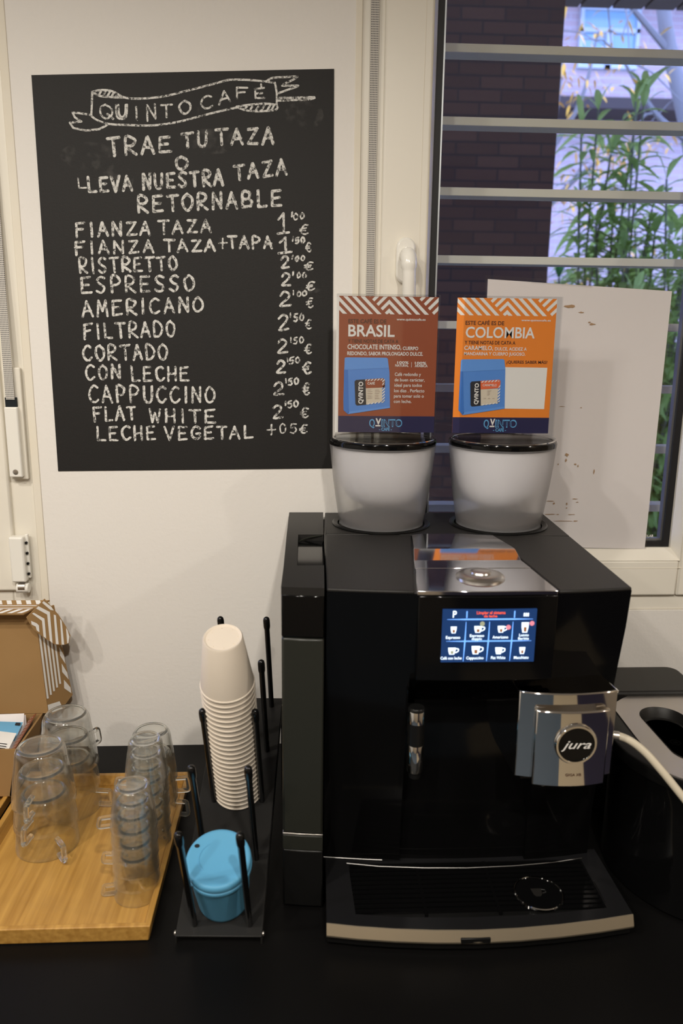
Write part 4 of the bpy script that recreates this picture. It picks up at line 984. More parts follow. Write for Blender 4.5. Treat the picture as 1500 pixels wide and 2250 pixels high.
co = [
 ('stripe_pattern', M['white_print'], 1, polys(band_pattern(155, 1228, 141, 325, 0.98))),
 ('name_band', M['navy'], 1, poly([(155, 1435), (1228, 1435), (1228, 1612), (155, 1612)])),
 ('white_lettering', M['white_print'], 2, texts([('www.quintocafe.es', 852, 1172, 381, 22), ('COLOMBIA', 256, 1008, 562, 112), ('CARAMELO,', 248, 562, 695, 44), ('DULCE, ACIDEZ A', 582, 930, 697, 33), ('MANDARINA Y CUERPO JUGOSO.', 248, 918, 752, 34)], 0.018)),
 ('dark_lettering', M['dark_print'], 2, texts([('ESTE CAFÉ ES DE', 250, 668, 425, 40), ('Y TIENE NOTAS DE CATA A', 250, 802, 632, 36), ('¿QUIERES SABER MÁS?', 716, 1165, 836, 30)], 0.014)),
 ('white_square', M['white_print'], 1, poly([(705, 878), (1170, 880), (1166, 1338), (700, 1335)])),
 ('brand_lettering', M['lblue'], 2, texts([('Q', 500, 560, 1545, 82), ('INTO', 632, 870, 1545, 82), ('- CAFÉ -', 610, 755, 1592, 34)], 0.03)),
 ('brand_inset', M['navy'], 3, texts([('Q', 512, 548, 1537, 64), ('INTO', 642, 860, 1537, 64)], -0.005)),
 ('brand_v', M['white_print'], 2, lambda bm, f: (text(bm, 'V', lambda u, v: f(u, 1520-(v-1520)), 570, 628, 1520, 66, 0.04), face(bm, [f(568, 1528), f(622, 1528), f(622, 1543), f(568, 1543)]))),
 ('bag_picture', M['bag'], 2, poly([(218, 812), (230, 798), (675, 790), (692, 800), (708, 900), (725, 1335), (262, 1410), (214, 1355), (214, 1200)])),
 ('bag_side', M['bag_side'], 3, poly([(216, 930), (245, 930), (275, 1385), (262, 1410), (214, 1355)])),
 ('bag_fold', M['bag_top'], 3, poly([(218, 812), (230, 798), (675, 790), (692, 800), (706, 905), (245, 930), (216, 925)])),
 ('bag_base_line', M['bag_top'], 3, poly([(270, 1380), (720, 1310), (725, 1335), (262, 1410)])),
 ('bag_label', M['charcoal'], 4, poly([(330, 1055), (345, 1038), (442, 1030), (458, 1302), (360, 1314), (345, 1300)])),
 ('bag_label_top', M['red_print'], 4, poly([(442, 1030), (648, 1015), (662, 1030), (660, 1105), (448, 1125)])),
 ('bag_label_bottom', M['cream_print'], 4, poly([(448, 1125), (638, 1112), (640, 1275), (458, 1302)])),
 ('bag_label_stripes', M['white_print'], 5, polys(stripes([(442, 1032), (645, 1017), (645, 1036), (444, 1050)], 1, 34, 16) + stripes([(638, 1112), (662, 1050), (664, 1262), (642, 1275)], 1, 34, 17) + stripes([(460, 1290), (660, 1262), (656, 1278), (460, 1303)], 1, 34, 16))),
 ('bag_lettering', M['white_print'], 5, lambda bm, f: (text(bm, 'CARAMELO', lambda u, v: f(u, 1088-(v-1088)), 468, 622, 1088, 24, 0.01), text(bm, 'QVINTO', lambda u, v: f(424-(v-1290), 1290-(u-386)), 386, 620, 1290, 42, 0.03))),
 ('bag_small_print', M['grey_print'], 5, polys([[(522, 1135+b*12), (522+rs.randint(20, 50), 1135+b*12), (522+rs.randint(20, 50), 1138+b*12), (522, 1138+b*12)] for b in range(5)] + [[(485+a*48, 1222), (510+a*48, 1220), (510+a*48, 1224), (485+a*48, 1226)] for a in range(3)])),
]
sign('acrylic_sign', 'orange COLOMBIA coffee sign in clear acrylic on the right bean hopper', 0.2285, 0.3790, 0.5780, 0.7800, -0.0980, (155, 1228, 141, 1612), 0.2385, 0.3870, M['orange_card'], False, co)
# ------------------------------------------------------------------ steel-topped canister right of the machine
cc = thing('canister', 'round black canister with brushed steel top right of the coffee machine', 'canister', (0.555, -0.352, 0))
ox, oy, orr = 0.5560, -0.3520, 0.1400
bm = new(); lathe(bm, [(0, .001), (.128, .001), (.132, .004), (.134, .150), (.137, .165), (.137, .186), (0, .186)], ox, oy, 72); obj('canister_body', bm, M['bgloss'], cc)
bm = new(); lathe(bm, [(.1405, .1795), (.1420, .1840), (.1415, .1960), (.1395, .1975), (.10, .1975), (.10, .1795)], ox, oy, 72, True); obj('top_rim', bm, M['bsatin'], cc)
# steel disc with an oblong opening: outer circle bridged to the stadium
st = stadium(0.5080, -0.3440, 0.064, 0.152, 14)
bm = new(); n = len(st)
outp = []
for (x, y) in st:
    dx, dy = x-0.508, y+0.344
    d = Vector((dx, dy)).normalized(); o_ = Vector((0.508-ox, -0.344-oy)); b_ = o_.dot(d); t_ = -b_+math.sqrt(b_*b_-(o_.length_squared-.1395**2)); outp.append((0.508+d.x*t_, -0.344+d.y*t_))
ov = [bm.verts.new((*p, .1995)) for p in outp]; iv = [bm.verts.new((*p, .1995)) for p in st]; od = [bm.verts.new((*p, .1960)) for p in outp]; idn = [bm.verts.new((*p, .1960)) for p in st]
for k in range(n):
    j = (k+1) % n
    bm.faces.new((ov[k], ov[j], iv[j], iv[k])); bm.faces.new((od[k], ov[k], ov[j], od[j]) if False else (ov[j], ov[k], od[k], od[j])); bm.faces.new((iv[k], iv[j], idn[j], idn[k]))
obj('steel_top', bm, M['steel'], cc, angle=0.4)
bm = new(); sv = [[bm.verts.new((0.508+(p[0]-.508)*s_, -.344+(p[1]+.344)*s_, z)) for p in st] for s_, z in ((1.0, .2000), (.985, .2005), (.96, .1985), (.90, .1870), (.84, .1860))]
for a, b in zip(sv, sv[1:]):
    for k in range(n): bm.faces.new((a[k], a[(k+1) % n], b[(k+1) % n], b[k]))
bm.faces.new(sv[-1]); obj('oblong_recess', bm, M['bmatte'], cc)
bm = new(); annulus(bm, 0.505, -0.345, .0055, .0075, .1864, 24, 'z'); prism(bm, [(0.502, -0.347), (0.508, -0.347), (0.508, -0.343), (0.502, -0.343)], .1861, .1864); obj('cup_symbol', bm, M['groove'], cc, smooth=False)
bm = new(); prism(bm, rrect(0.452, 0.600, -0.232, -0.140, 0.018), 0.001, 0.2060); obj('rear_housing', bm, M['bmatte'], cc, 0.004)
bm = new(); prism(bm, rrect(0.4600, 0.4720, -0.2320, -0.2200, 0.003), 0.2040, 0.2080); obj('latch', bm, M['chrome'], cc, 0.001)

# ------------------------------------------------------------------ sloping cup rack
RA, RY = 0.3789, -0.0455
E1 = Vector((math.cos(RY), math.sin(RY), 0)); E2 = Vector((-math.sin(RY)*math.cos(RA), math.cos(RY)*math.cos(RA), math.sin(RA))); EN = E1.cross(E2)
RO = Vector((-0.1556, -0.4730, 0.0120)); RW, RL = 0.1046, 0.377
RM = Matrix((E1, E2, EN)).transposed().to_4x4(); RM.translation = RO
rk = thing('cup_rack', 'sloping black metal cup rack with ten upright posts beside the wooden tray', 'cup rack', (0, 0, 0))
rk.matrix_world = RM
def robj(name, bm, m, bevel=0.0, parent=rk): return obj(name, bm, m, parent, bevel, local=True)
bm = new(); box(bm, 0, RW, 0, RL, -0.003, 0.0); robj('plate', bm, M['rack'], 0.0008)
post0 = None
for i in range(5):
    for u in (0.0214, RW-0.0161):
        s_ = 0.0145+i*0.0865
        if post0 is None:
            bm = new(); lathe(bm, [(0, 0), (.0040, 0), (.0040, .166), (.0046, .168), (.0050, .172), (.0050, .182), (.0044, .1862), (.0025, .1885), (0, .1890)], 0, 0, 18)
            post0 = robj('post', bm, M['rubber_tip']); post0.location = (u, s_, 0)
        else:
            p = post0.copy(); COL.objects.link(p); p.parent = rk; p.location = (u, s_, 0)
# side plates: triangles down to the worktop (built in rack space)
RI = RM.inverted()
for u, nm in ((-0.0005, 'side_plate'), (RW-0.0015, 'side_plate')):
    bm = new(); A = []
    for t in (0, 0.002):
        top0 = RM @ Vector((u+t, 0.0, -0.003)); top1 = RM @ Vector((u+t, RL-0.004, -0.003)); lo1 = Vector((top1.x, top1.y, 0.0006)); lo0 = Vector((top0.x, top0.y, 0.0006))
        m0 = RM @ Vector((u+t, 0.05, -0.014)); m1 = Vector((top1.x, top1.y-0.016, 0.0006)); m2 = RM @ Vector((u+t, RL-0.022, -0.014)); b1 = RM @ Vector((u+t, 0.06, -0.003))
        A.append([bm.verts.new(RI @ q) for q in (lo0, RM @ Vector((u+t, 0.02, -0.0125)), m2, m1, lo1, top1, top0)])
    bm.faces.new(A[0]); bm.faces.new(A[1][::-1])
    for k in range(7): bm.faces.new((A[0][k], A[1][k], A[1][(k+1) % 7], A[0][(k+1) % 7]))
    robj(nm, bm, M['rack'])
for u, sgn in ((-0.0015, -1), (RW+0.0015, 1)):
    for s_ in (0.006, RL-0.012):
        bm = new(); lathe(bm, [(0, 0), (.0030, 0), (.0030, .0012), (.0015, .0022), (0, .0024)], 0, 0, 14)
        bmesh.ops.rotate(bm, verts=bm.verts, cent=(0, 0, 0), matrix=Matrix.Rotation(sgn*math.pi/2, 3, 'Y')); bmesh.ops.translate(bm, verts=bm.verts, vec=(u-sgn*.001, s_, -.004)); robj('bolt', bm, M['steel'])

# stack of upturned paper cups, each one a cup
ORD = ['topmost', 'second', 'third', 'fourth', 'fifth', 'sixth', 'seventh', 'eighth', 'ninth', 'tenth', 'eleventh', 'twelfth', 'thirteenth', 'fourteenth', 'fifteenth', 'sixteenth', 'seventeenth', 'eighteenth',
       'nineteenth', 'twentieth', 'twenty-first', 'twenty-second', 'twenty-third', 'twenty-fourth', 'twenty-fifth', 'twenty-sixth']
bm = new()
lathe(bm, [(.0335, .0000), (.0345, .0004), (.0350, .0014), (.0346, .0026), (.0337, .0030), (.0245, .0775), (.0232, .0796), (.0215, .0790), (.0205, .0780), (0, .0780), (0, .0770), (.0205, .0770), (.0228, .0765), (.0330, .0020), (.0327, .0003)], 0, 0, 56, True)
# drain bumps on the base
for k in range(8):
    t = 2*math.pi*k/8+.2; px_, py_ = .0175*math.cos(t), .0175*math.sin(t)
    lathe(bm, [(.0010, .0779), (.0008, .0785), (0, .0787)], px_, py_, 8)
cup0 = obj('paper_cup', bm, M['fibre']); cup0.matrix_world = RM @ Matrix.Translation((0.0535, 0.2055, 0.0012+24*0.0090))
tag(cup0, 'topmost beige fibre cup of the tall stack on the rack, base in view', 'cup', 'stacked beige fibre cups')
for k in range(1, 25):
    c = cup0.copy(); COL.objects.link(c); c.matrix_world = RM @ Matrix.Translation((0.0535, 0.2055, 0.0012+(24-k)*0.0090)) @ Matrix.Rotation(k*.7, 4, 'Z')
    c['label'] = ('lowest beige fibre cup of the tall stack, standing on the black rack plate' if k == 24 else f'{ORD[k]} beige fibre cup from the top of the tall stack on the rack')

# blue reusable tumbler
tb = thing('tumbler', 'light blue reusable coffee tumbler with lid at the front of the rack', 'tumbler', (0, 0, 0))
tb.matrix_world = RM @ Matrix.Translation((0.0530, 0.0470, 0.0008))
bm = new(); lathe(bm, [(0, 0), (.0300, 0), (.0312, .0015), (.0318, .006), (.0365, .0700), (.0368, .0715), (.0340, .0715), (.029, .006), (0, .006)], 0, 0, 56); obj('cup_body', bm, M['blue'], tb, local=True)
bm = new(); lathe(bm, [(.0372, .0715), (.0392, .0722), (.0396, .0745), (.0390, .0765), (.0374, .0775), (.0374, .0785), (.0388, .0795), (.0392, .0830), (.0384, .0870), (.0368, .0885), (.0345, .0888), (.0330, .0884), (0, .0880), (0, .0715)], 0, 0, 56); tl = obj('lid', bm, M['blue'], tb, local=True)
bm = new(); q = [( -.0275+.0032*math.cos(t)*1.0, .0150+.0024*math.sin(t)) for t in [2*math.pi*k/16 for k in range(16)]]
prism(bm, q, .0880, .08895); obj('sip_hole', bm, M['hole'], tl, local=True, smooth=False)
bm = new(); tube(bm, [(.0200*math.cos(t)-.003, .0200*math.sin(t), .0882) for t in [math.radians(115+a*7) for a in range(18)]], [.0002]+[.0009]*16+[.0002], 8); obj('lid_ridge', bm, M['blue'], tl, local=True)

# ------------------------------------------------------------------ bamboo tray and glass cups
def tray(name, label, x0, x1, y0, y1, h, fl, loc):
    t = thing(name, label, 'tray', loc, )
    bm = new(); box(bm, x0+.004, x1-.004, y0+.004, y1-.004, 0.0006, fl); obj('tray_base', bm, M['bamboo'], t, 0.001)
    bm = new(); w = .007
    O = [(x0, y0), (x1, y0), (x1, y1), (x0, y1)]; I = [(x0+w, y0+w), (x1-w, y0+w), (x1-w, y1-w), (x0+w, y1-w)]; B = [(x0+w+.006, y0+w+.006), (x1-w-.006, y0+w+.006), (x1-w-.006, y1-w-.006), (x0+w+.006, y1-w-.006)]
    Ob = [(x0+.003, y0+.003), (x1-.003, y0+.003), (x1-.003, y1-.003), (x0+.003, y1-.003)]
    vo = [bm.verts.new((*p, h)) for p in O]; vi = [bm.verts.new((*p, h)) for p in I]; vb = [bm.verts.new((*p, fl)) for p in B]; vd = [bm.verts.new((*p, .0006)) for p in Ob]
    for k in range(4):
        j = (k+1) % 4
        bm.faces.new((vo[k], vo[j], vi[j], vi[k])); bm.faces.new((vi[k], vi[j], vb[j], vb[k])); bm.faces.new((vd[k], vd[j], vo[j], vo[k])); bm.faces.new((vb[k], vb[j], vd[j], vd[k]))
    obj('tray_rim', bm, M['bamboo'], t, 0.0012); return t
TF = 0.0075
tray('wooden_tray', 'light bamboo tray holding the upturned glass cups', -0.446, -0.1855, -0.4690, -0.1290, 0.0235, TF, (-0.315, -0.3, 0))

def glass_cup(name, r, rb, h, th, foot, hz0, hz1, hout, hr):
    """upturned glass cup: rim down at z = 0, thick base on top; the handle near the rim points along +x"""
    bm = new()
    def rr(z): return r+(rb-r)*(z/h)+.0012*math.sin(math.pi*z/h)
    zt = h-foot*.55; zs = h*.76; d = r*.13; base_r = rr(zs)-d
    out = [(rr(zs*k/8), zs*k/8) for k in range(1, 9)] + [(rr(zs)-d*(1-math.cos(t)), zs+(zt-zs)*math.sin(t)) for t in [math.pi/2*k/8 for k in range(1, 9)]]
    inn = [(max(x-th*1.05, 0.001), z-(.0006 if z > zs else 0)) for x, z in out[::-1]]
    lathe(bm, [(r-th, .0005), (r-th*.8, .0001), (r-th*.4, 0), (r, .0008)]+out+inn, 0, 0, 64, True)
    o = obj(name, bm, M['glass'], angle=1.2)
    bm = new(); z0 = h-foot; R_ = base_r-th*1.1
    lathe(bm, [(0, z0), (R_*.8, z0), (R_-.0006, z0+.0008), (R_, zt-.0002), (base_r-.0001, zt+.0001), (base_r+.0002, zt+foot*.18), (base_r-.0007, h-.0008), (base_r-.0022, h), (base_r-.0042, h-.0010), (base_r*.5, h-.0020), (0, h-.0022)], 0, 0, 64)
    obj('base', bm, M['glass_solid'], o, local=True)
    bm = new(); a, b = rr(hz0), rr(hz1)
    tube(bm, smoothpts([(a-.0004, 0, hz0+hr), (a+hout*.5, 0, hz0+hr), (a+hout*.93, 0, hz0+hr*1.15), (a+hout, 0, hz0+hr*2.2), (a+hout*.97, 0, (hz0+hz1)/2), (a+hout*.92, 0, hz1-hr*2.2), (a+hout*.82, 0, hz1-hr*1.1), (a+hout*.4, 0, hz1-hr), (b-.0004, 0, hz1-hr)], 4), hr, 10)
    obj('handle', bm, M['glass_solid'], o, local=True)
    return o
mug0 = glass_cup('glass_mug', .0435, .0315, .0850, .0022, .0060, .0030, .0330, .0200, .0038)
esp0 = glass_cup('glass_cup', .0297, .0205, .0600, .0017, .0055, .0012, .0190, .0135, .0028)
mid0 = glass_cup('glass_mug', .0360, .0255, .0780, .0020, .0055, .0030, .0310, .0160, .0034)
def stack(proto, x, y, n, pitch, angles, cat, group, where, first):
    for k in range(n):                      # k = 0 is the lowest
        o = proto if (first and k == 0) else copy_tree(proto)
        o.location = (x, y, TF+0.0002+k*pitch); o.rotation_euler = (0, 0, math.radians(angles[k % len(angles)]))
        pos = 'lowest' if k == 0 else ('topmost' if k == n-1 else f'{ORD[n-1-k]} from top')
        tag(o, f'{pos} upturned {where}', cat, group)
stack(mug0, -0.3665, -0.2850, 3, .0355, (-52, -98, -92), 'mug', 'large glass mugs on the bamboo tray', 'clear glass mug of the front stack of large mugs', True)
stack(mug0, -0.3580, -0.1955, 3, .0365, (-6, 120, 60), 'mug', 'large glass mugs on the bamboo tray', 'clear glass mug of the rear stack of large mugs', False)
stack(esp0, -0.2175, -0.3900, 6, .0198, (190, 130, 175, 100, 140, 192), 'cup', 'small glass cups on the bamboo tray', 'small glass cup of the front stack nearest the rack', True)
stack(esp0, -0.2165, -0.3080, 7, .0196, (60, 110, 150, 90, 130, 178, 100), 'cup', 'small glass cups on the bamboo tray', 'small glass cup of the second, taller stack', False)
stack(mid0, -0.2260, -0.2250, 3, .0330, (-8, 6, 100), 'mug', 'medium glass mugs on the bamboo tray', 'medium glass mug of the stack behind the small glass cups', True)

# ------------------------------------------------------------------ second tray, cardboard box, sachets at the left edge
tray('wooden_tray', 'wooden tray at the left edge under the cardboard box', -0.86, -0.4590, -0.30, -0.0600, 0.0200, 0.0080, (-0.62, -0.17, 0))
bx = thing('cardboard_box', 'open brown cardboard box with white chevron print on its raised lid', 'box', (-0.6, -0.11, 0.0205))
def slab(bm, q, nrm, t):
    n_ = Vector(nrm).normalized()*t; A = [bm.verts.new(p) for p in q]; B = [bm.verts.new(Vector(p)+n_) for p in q]
    bm.faces.new(A); bm.faces.new(B[::-1])
    for k in range(len(q)): bm.faces.new((A[k], B[k], B[(k+1) % len(q)], A[(k+1) % len(q)]))
BZ = 0.0205
bm = new(); prism(bm, [(-0.80, BZ), (-0.4530, BZ), (-0.4375, 0.1000), (-0.80, 0.1000)], -0.1860, -0.1830, 'y'); obj('front_panel', bm, M['cardboard'], bx, smooth=False)
bm = new(); slab(bm, [(-0.4530, -0.1860, BZ), (-0.4530, -0.0700, BZ), (-0.4375, -0.0700, 0.1000), (-0.4375, -0.1860, 0.1000)], (-1, 0, .19), .003); obj('side_panel', bm, M['cardboard'], bx, smooth=False)
bm = new(); prism(bm, [(-0.80, BZ), (-0.4530, BZ), (-0.4375, 0.1000), (-0.80, 0.1000)], -0.0730, -0.0700, 'y'); obj('back_panel', bm, M['cardboard'], bx, smooth=False)
bm = new(); box(bm, -0.80, -0.4560, -0.1830, -0.0730, BZ, BZ+.003); obj('base_panel', bm, M['cardboard'], bx, smooth=False)
bm = new(); slab(bm, [(-0.80, -0.0690, 0.100), (-0.4290, -0.0690, 0.100), (-0.4420, -0.0560, 0.262), (-0.4450, -0.0540, 0.286), (-0.80, -0.0540, 0.286)], (0, 1, .1), .003); lidp = obj('lid', bm, M['cardboard'], bx, smooth=False)
def printed(name, q, nrm, bands, parent):
    """cardboard flap with white printed stripes; q is a planar outline, bands are outlines on the same plane"""
    bm = new(); slab(bm, q, [-c for c in nrm], .0025); f = obj(name, bm, M['cardboard'], parent, smooth=False)
    bm = new(); n_ = Vector(nrm).normalized()*.0005
    for b in bands: face(bm, [Vector(p)+n_ for p in b])
    obj('white_stripes', bm, M['white_print'], f, smooth=False); return f
def plane_map(o, u, v): 
    o, u, v = Vector(o), Vector(u), Vector(v); return lambda p: o+u*p[0]+v*p[1]
# side wing of the lid: u across (0..1), v up (0..1)
W = plane_map((-0.4290, -0.0690, 0.092), (0.030, 0.042, 0.002), (-0.0130, 0.0130, 0.182))
outl = [(0, 0), (.55, .02), (1.0, .10), (.93, .28), (.86, .5), (.80, .75), (.72, 1.0), (0, 1.0)]
bands = []
for k in range(5): bands.append([(0.02+k*.13, .18+k*.02), (.09+k*.13, .175+k*.02), (.09+k*.13, .99), (0.02+k*.13, .99)])
bands += [[(.02, .05), (.55, .03), (.47, .10), (.02, .12)], [(.70, .20), (.95, .12), (.94, .18), (.73, .28)], [(.70, .36), (.91, .26), (.89, .33), (.72, .44)], [(.70, .52), (.86, .42), (.85, .50), (.71, .60)], [(.69, .68), (.82, .58), (.82, .66), (.70, .76)]]
printed('lid_wing', [W(p) for p in outl], (.8, -.6, 0), [[W(p) for p in b] for b in bands], lidp)
# front flap of the lid, folded forward along its top edge (u along x leftwards from the right end in metres, v from back to front)
T = plane_map((-0.4190, -0.0500, 0.2930), (-1, 0, 0), (-0.55, -1.15, -0.34))
reg = [(0, 0), (.38, 0), (.38, .030), (.045, .030)]
reg = [(0, 0), (.38, 0), (.38, .031), (0.014, .031)]
sb = stripes([(0.004, .001), (.38, .001), (.38, .010), (.006, .010)], 1.1, .0155, .0078, lo=-3, hi=40) + stripes([(.011, .021), (.38, .021), (.38, .030), (.014, .030)], -1.1, .0155, .0078, lo=-8, hi=40) + [[(.008, .0125), (.38, .0125), (.38, .0140), (.009, .0140)], [(.010, .0180), (.38, .0180), (.38, .0195), (.0105, .0195)]]
tf = printed('lid_flap', [T(p) for p in reg], (0, -.28, .96), [[T(p) for p in b] for b in sb], lidp)
# ear folded down at the right end of the flap
Y0 = -0.0820
Epts = [(-0.4460, 0.2790), (-0.4190, 0.2950), (-0.4110, 0.2870), (-0.4030, 0.2750), (-0.3950, 0.2480), (-0.3905, 0.2260), (-0.3915, 0.2170), (-0.3960, 0.2145), (-0.4060, 0.2165), (-0.4180, 0.2260), (-0.4290, 0.2380), (-0.4400, 0.2550)]
def ear(p):
    t = (0.295-p[1])/0.08; return (p[0], -0.0840+0.68*(p[0]+.446)-.006*t, p[1])
def inear(q):
    out = q
    for a, b in zip(Epts, Epts[1:]+Epts[:1]):
        nx_, nz_ = (b[1]-a[1]), -(b[0]-a[0])
        out = clip(out, nx_, nz_, -(nx_*a[0]+nz_*a[1])) if out else out
    return out
def zp(zx, zy): return (-0.4460+(zx/4.411-65)*.00068, 0.2770-(zy/4.411-55)*.00082)   # artwork grid of the ear -> metres
Epts = [zp(*q) for q in ((290, 250), (450, 115), (500, 190), (560, 280), (620, 400), (655, 490), (640, 560), (590, 565), (520, 545), (430, 465), (340, 365), (310, 300))]
eb = [[zp(*p) for p in q] for q in (
    [(325, 285), (372, 318), (388, 340), (390, 402), (368, 380), (362, 345), (328, 318)],
    [(336, 222), (352, 218), (438, 290), (444, 470), (422, 448), (416, 305)],
    [(372, 185), (392, 168), (486, 240), (496, 525), (474, 500), (462, 258)],
    [(425, 145), (438, 132), (500, 195), (520, 232), (492, 222)],
    [(518, 268), (536, 280), (548, 548), (524, 540)],
    [(570, 318), (584, 342), (596, 562), (574, 556)],
    [(618, 412), (632, 440), (645, 500), (634, 556), (622, 556)])]
printed('lid_ear', [ear(p) for p in Epts], (.68, -1, .075), [[ear(p) for p in b] for b in eb], lidp)

# open dotted carton with sugar sachets inside the box
ca = thing('sachet_carton', 'small open carton with white-dotted brown edge holding sugar sachets', 'carton', (-0.55, -0.14, 0.012))
CX0, CX1, CY0, CY1 = -0.640, -0.4610, -0.1800, -0.0820
bm = new(); box(bm, CX0, CX1, CY0, CY1, .0240, .0255); obj('base_panel', bm, M['paper'], ca, smooth=False)
bm = new(); box(bm, CX0, CX1, CY1-.0015, CY1, .0255, .104); obj('back_panel', bm, M['paper'], ca, smooth=False)
bm = new(); box(bm, CX0, CX1, CY0, CY0+.0015, .0255, .088); obj('front_panel', bm, M['paper'], ca, smooth=False)
bm = new(); slab(bm, [(CX1, CY0+.0015, .0255), (CX1, CY1-.0015, .0255), (-0.4490, CY1, .100), (-0.4500, CY0, .092)], (-1, 0, .1), .0012); sd = obj('side_panel', bm, M['paper'], ca, smooth=False)
qa, qb, qc, qd = Vector((-0.4420, CY0, .1015)), Vector((-0.4440, CY1, .1070)), Vector((-0.4550, CY1, .0980)), Vector((-0.4530, CY0, .0910))
bm = new(); slab(bm, [qa, qb, qc, qd], (.6, 0, -.8), .0012); eg = obj('dotted_edge', bm, mat('red_brown_card', (0.27, 0.085, 0.035), 0.6), ca, smooth=False)
bm = new()
for a in range(10):
    for b in range(2):
        t = (a+.5+.5*(b % 2))/10.5; q0 = qa.lerp(qb, t); q1 = qd.lerp(qc, t); c_ = q0.lerp(q1, .28+.42*b)+Vector((-.0003, -.0001, .0004)); d1 = (q1-q0).normalized(); d2 = (qb-qa).normalized()
        face(bm, [c_+d1*.0013*math.cos(h)+d2*.0013*math.sin(h) for h in [math.pi*k/4 for k in range(8)]])
obj('white_dots', bm, M['white_print'], eg, smooth=False)
def sachet(label, c, w, l, rz, tl, m, mark):
    t = thing('sugar_sachet', label, 'sachet', c, 'sugar sachets in the carton')
    t.rotation_euler = (tl, 0, rz)
    bm = new(); nx_, ny_ = 8, 5; g = []
    for s_ in (1, -1):
        g.append([[bm.verts.new((w*(i/nx_-.5), l*(j/ny_-.5), s_*.0028*(math.sin(math.pi*i/nx_)*math.sin(math.pi*j/ny_))**.6+s_*.0002)) for i in range(nx_+1)] for j in range(ny_+1)])
        for j in range(ny_):
            for i in range(nx_):
                q = (g[-1][j][i], g[-1][j][i+1], g[-1][j+1][i+1], g[-1][j+1][i]); bm.faces.new(q if s_ > 0 else q[::-1])
    obj('pouch', bm, m, t, local=True)
    bm = new()
    for q in mark: face(bm, [(x, y, .0036) for x, y in q])
    obj('print', bm, M['charcoal'], t, local=True, smooth=False)
def sq(x, y, w, h): return [(x-w, y-h), (x+w, y-h), (x+w, y+h), (x-w, y+h)]
sachet('blue sugar sachet with a dark mark lying in the dotted carton', (-0.4880, -0.1150, .0930), .055, .036, -.10, .45, M['sachet_blue'], [sq(.022, .012, .004, .0025)])
sachet('white sugar sachet with small print leaning in front of the blue sachet', (-0.4830, -0.1430, .0900), .046, .034, -.25, .6, M['white_print'], [sq(.008, -.004, .010, .0006), sq(.009, -.008, .010, .0006), sq(.012, -.012, .007, .0010)])
sachet('white sugar sachet standing upright at the back of the carton', (-0.4900, -0.0920, .0920), .055, .034, .05, 1.15, M['paper'], [sq(-.02, .0, .004, .001)])

# ------------------------------------------------------------------ outside the window
gr = thing('window_grille', 'horizontal cream bars of the grille outside the window', 'window grille', (0.5, 0.14, 0.3))
b0 = None
for k in range(12):
    z = 0.298+k*0.1118
    if b0 is None:
        bm = new(); box(bm, -0.20, 1.35, 0.126, 0.162, -0.0068, 0.0068); b0 = obj('bar', bm, M['bar'], gr, 0.001, local=False); b0.location = (0, 0, z)
    else:
        c = b0.copy(); COL.objects.link(c); c.parent = gr; c.matrix_parent_inverse = b0.matrix_parent_inverse.copy(); c.location = (0, 0, z)
bm = new(); box(bm, -2.2, 0.885, 1.60, 2.0, -1.2, 3.2)
struct(obj('wall_outside', bm, M['brick_dark'], smooth=False))
bm = new()
for k in range(46): box(bm, -2.4+k*.165, -2.4+k*.165+.150, 0.13, 3.0, 2.375, 2.41)
box(bm, -2.5, 5.2, 0.13, 3.02, 2.405, 2.50)
struct(obj('ceiling_outside', bm, M['soffit'], smooth=False))
bm = new(); box(bm, -8, 14, 0.125, 12, -1.25, -1.2); struct(obj('ground', bm, M['ground'], smooth=False))
bd = thing('building', 'pale pink brick building with a blue window seen beyond the shrubs', 'building', (4, 7.2, -1.2))
bm = new(); box(bm, -3, 11, 7.0, 8.5, -1.2, 6); obj('brick_wall', bm, M['brick_pink'], bd, smooth=False)
bm = new(); ring_frame(bm, 2.70, 3.30, 3.38, 3.93, .035, 6.95, 7.0); box(bm, 2.97, 3.03, 6.95, 6.99, 3.38, 3.72); box(bm, 2.70, 3.30, 6.95, 6.99, 3.70, 3.74); wf = obj('window_frame', bm, M['far_frame'], bd, smooth=False)
bm = new(); box(bm, 2.73, 3.27, 6.985, 6.995, 3.41, 3.90); obj('window_glass', bm, M['far_glass'], wf, smooth=False)
bm = new(); box(bm, -3, 11, 6.6, 7.0, 2.92, 3.02); obj('roof_edge', bm, M['far_eave'], bd, smooth=False)
bm = new(); box(bm, -3, 11, 6.4, 7.0, 4.05, 4.25); obj('roof_edge', bm, M['far_eave'], bd, smooth=False)

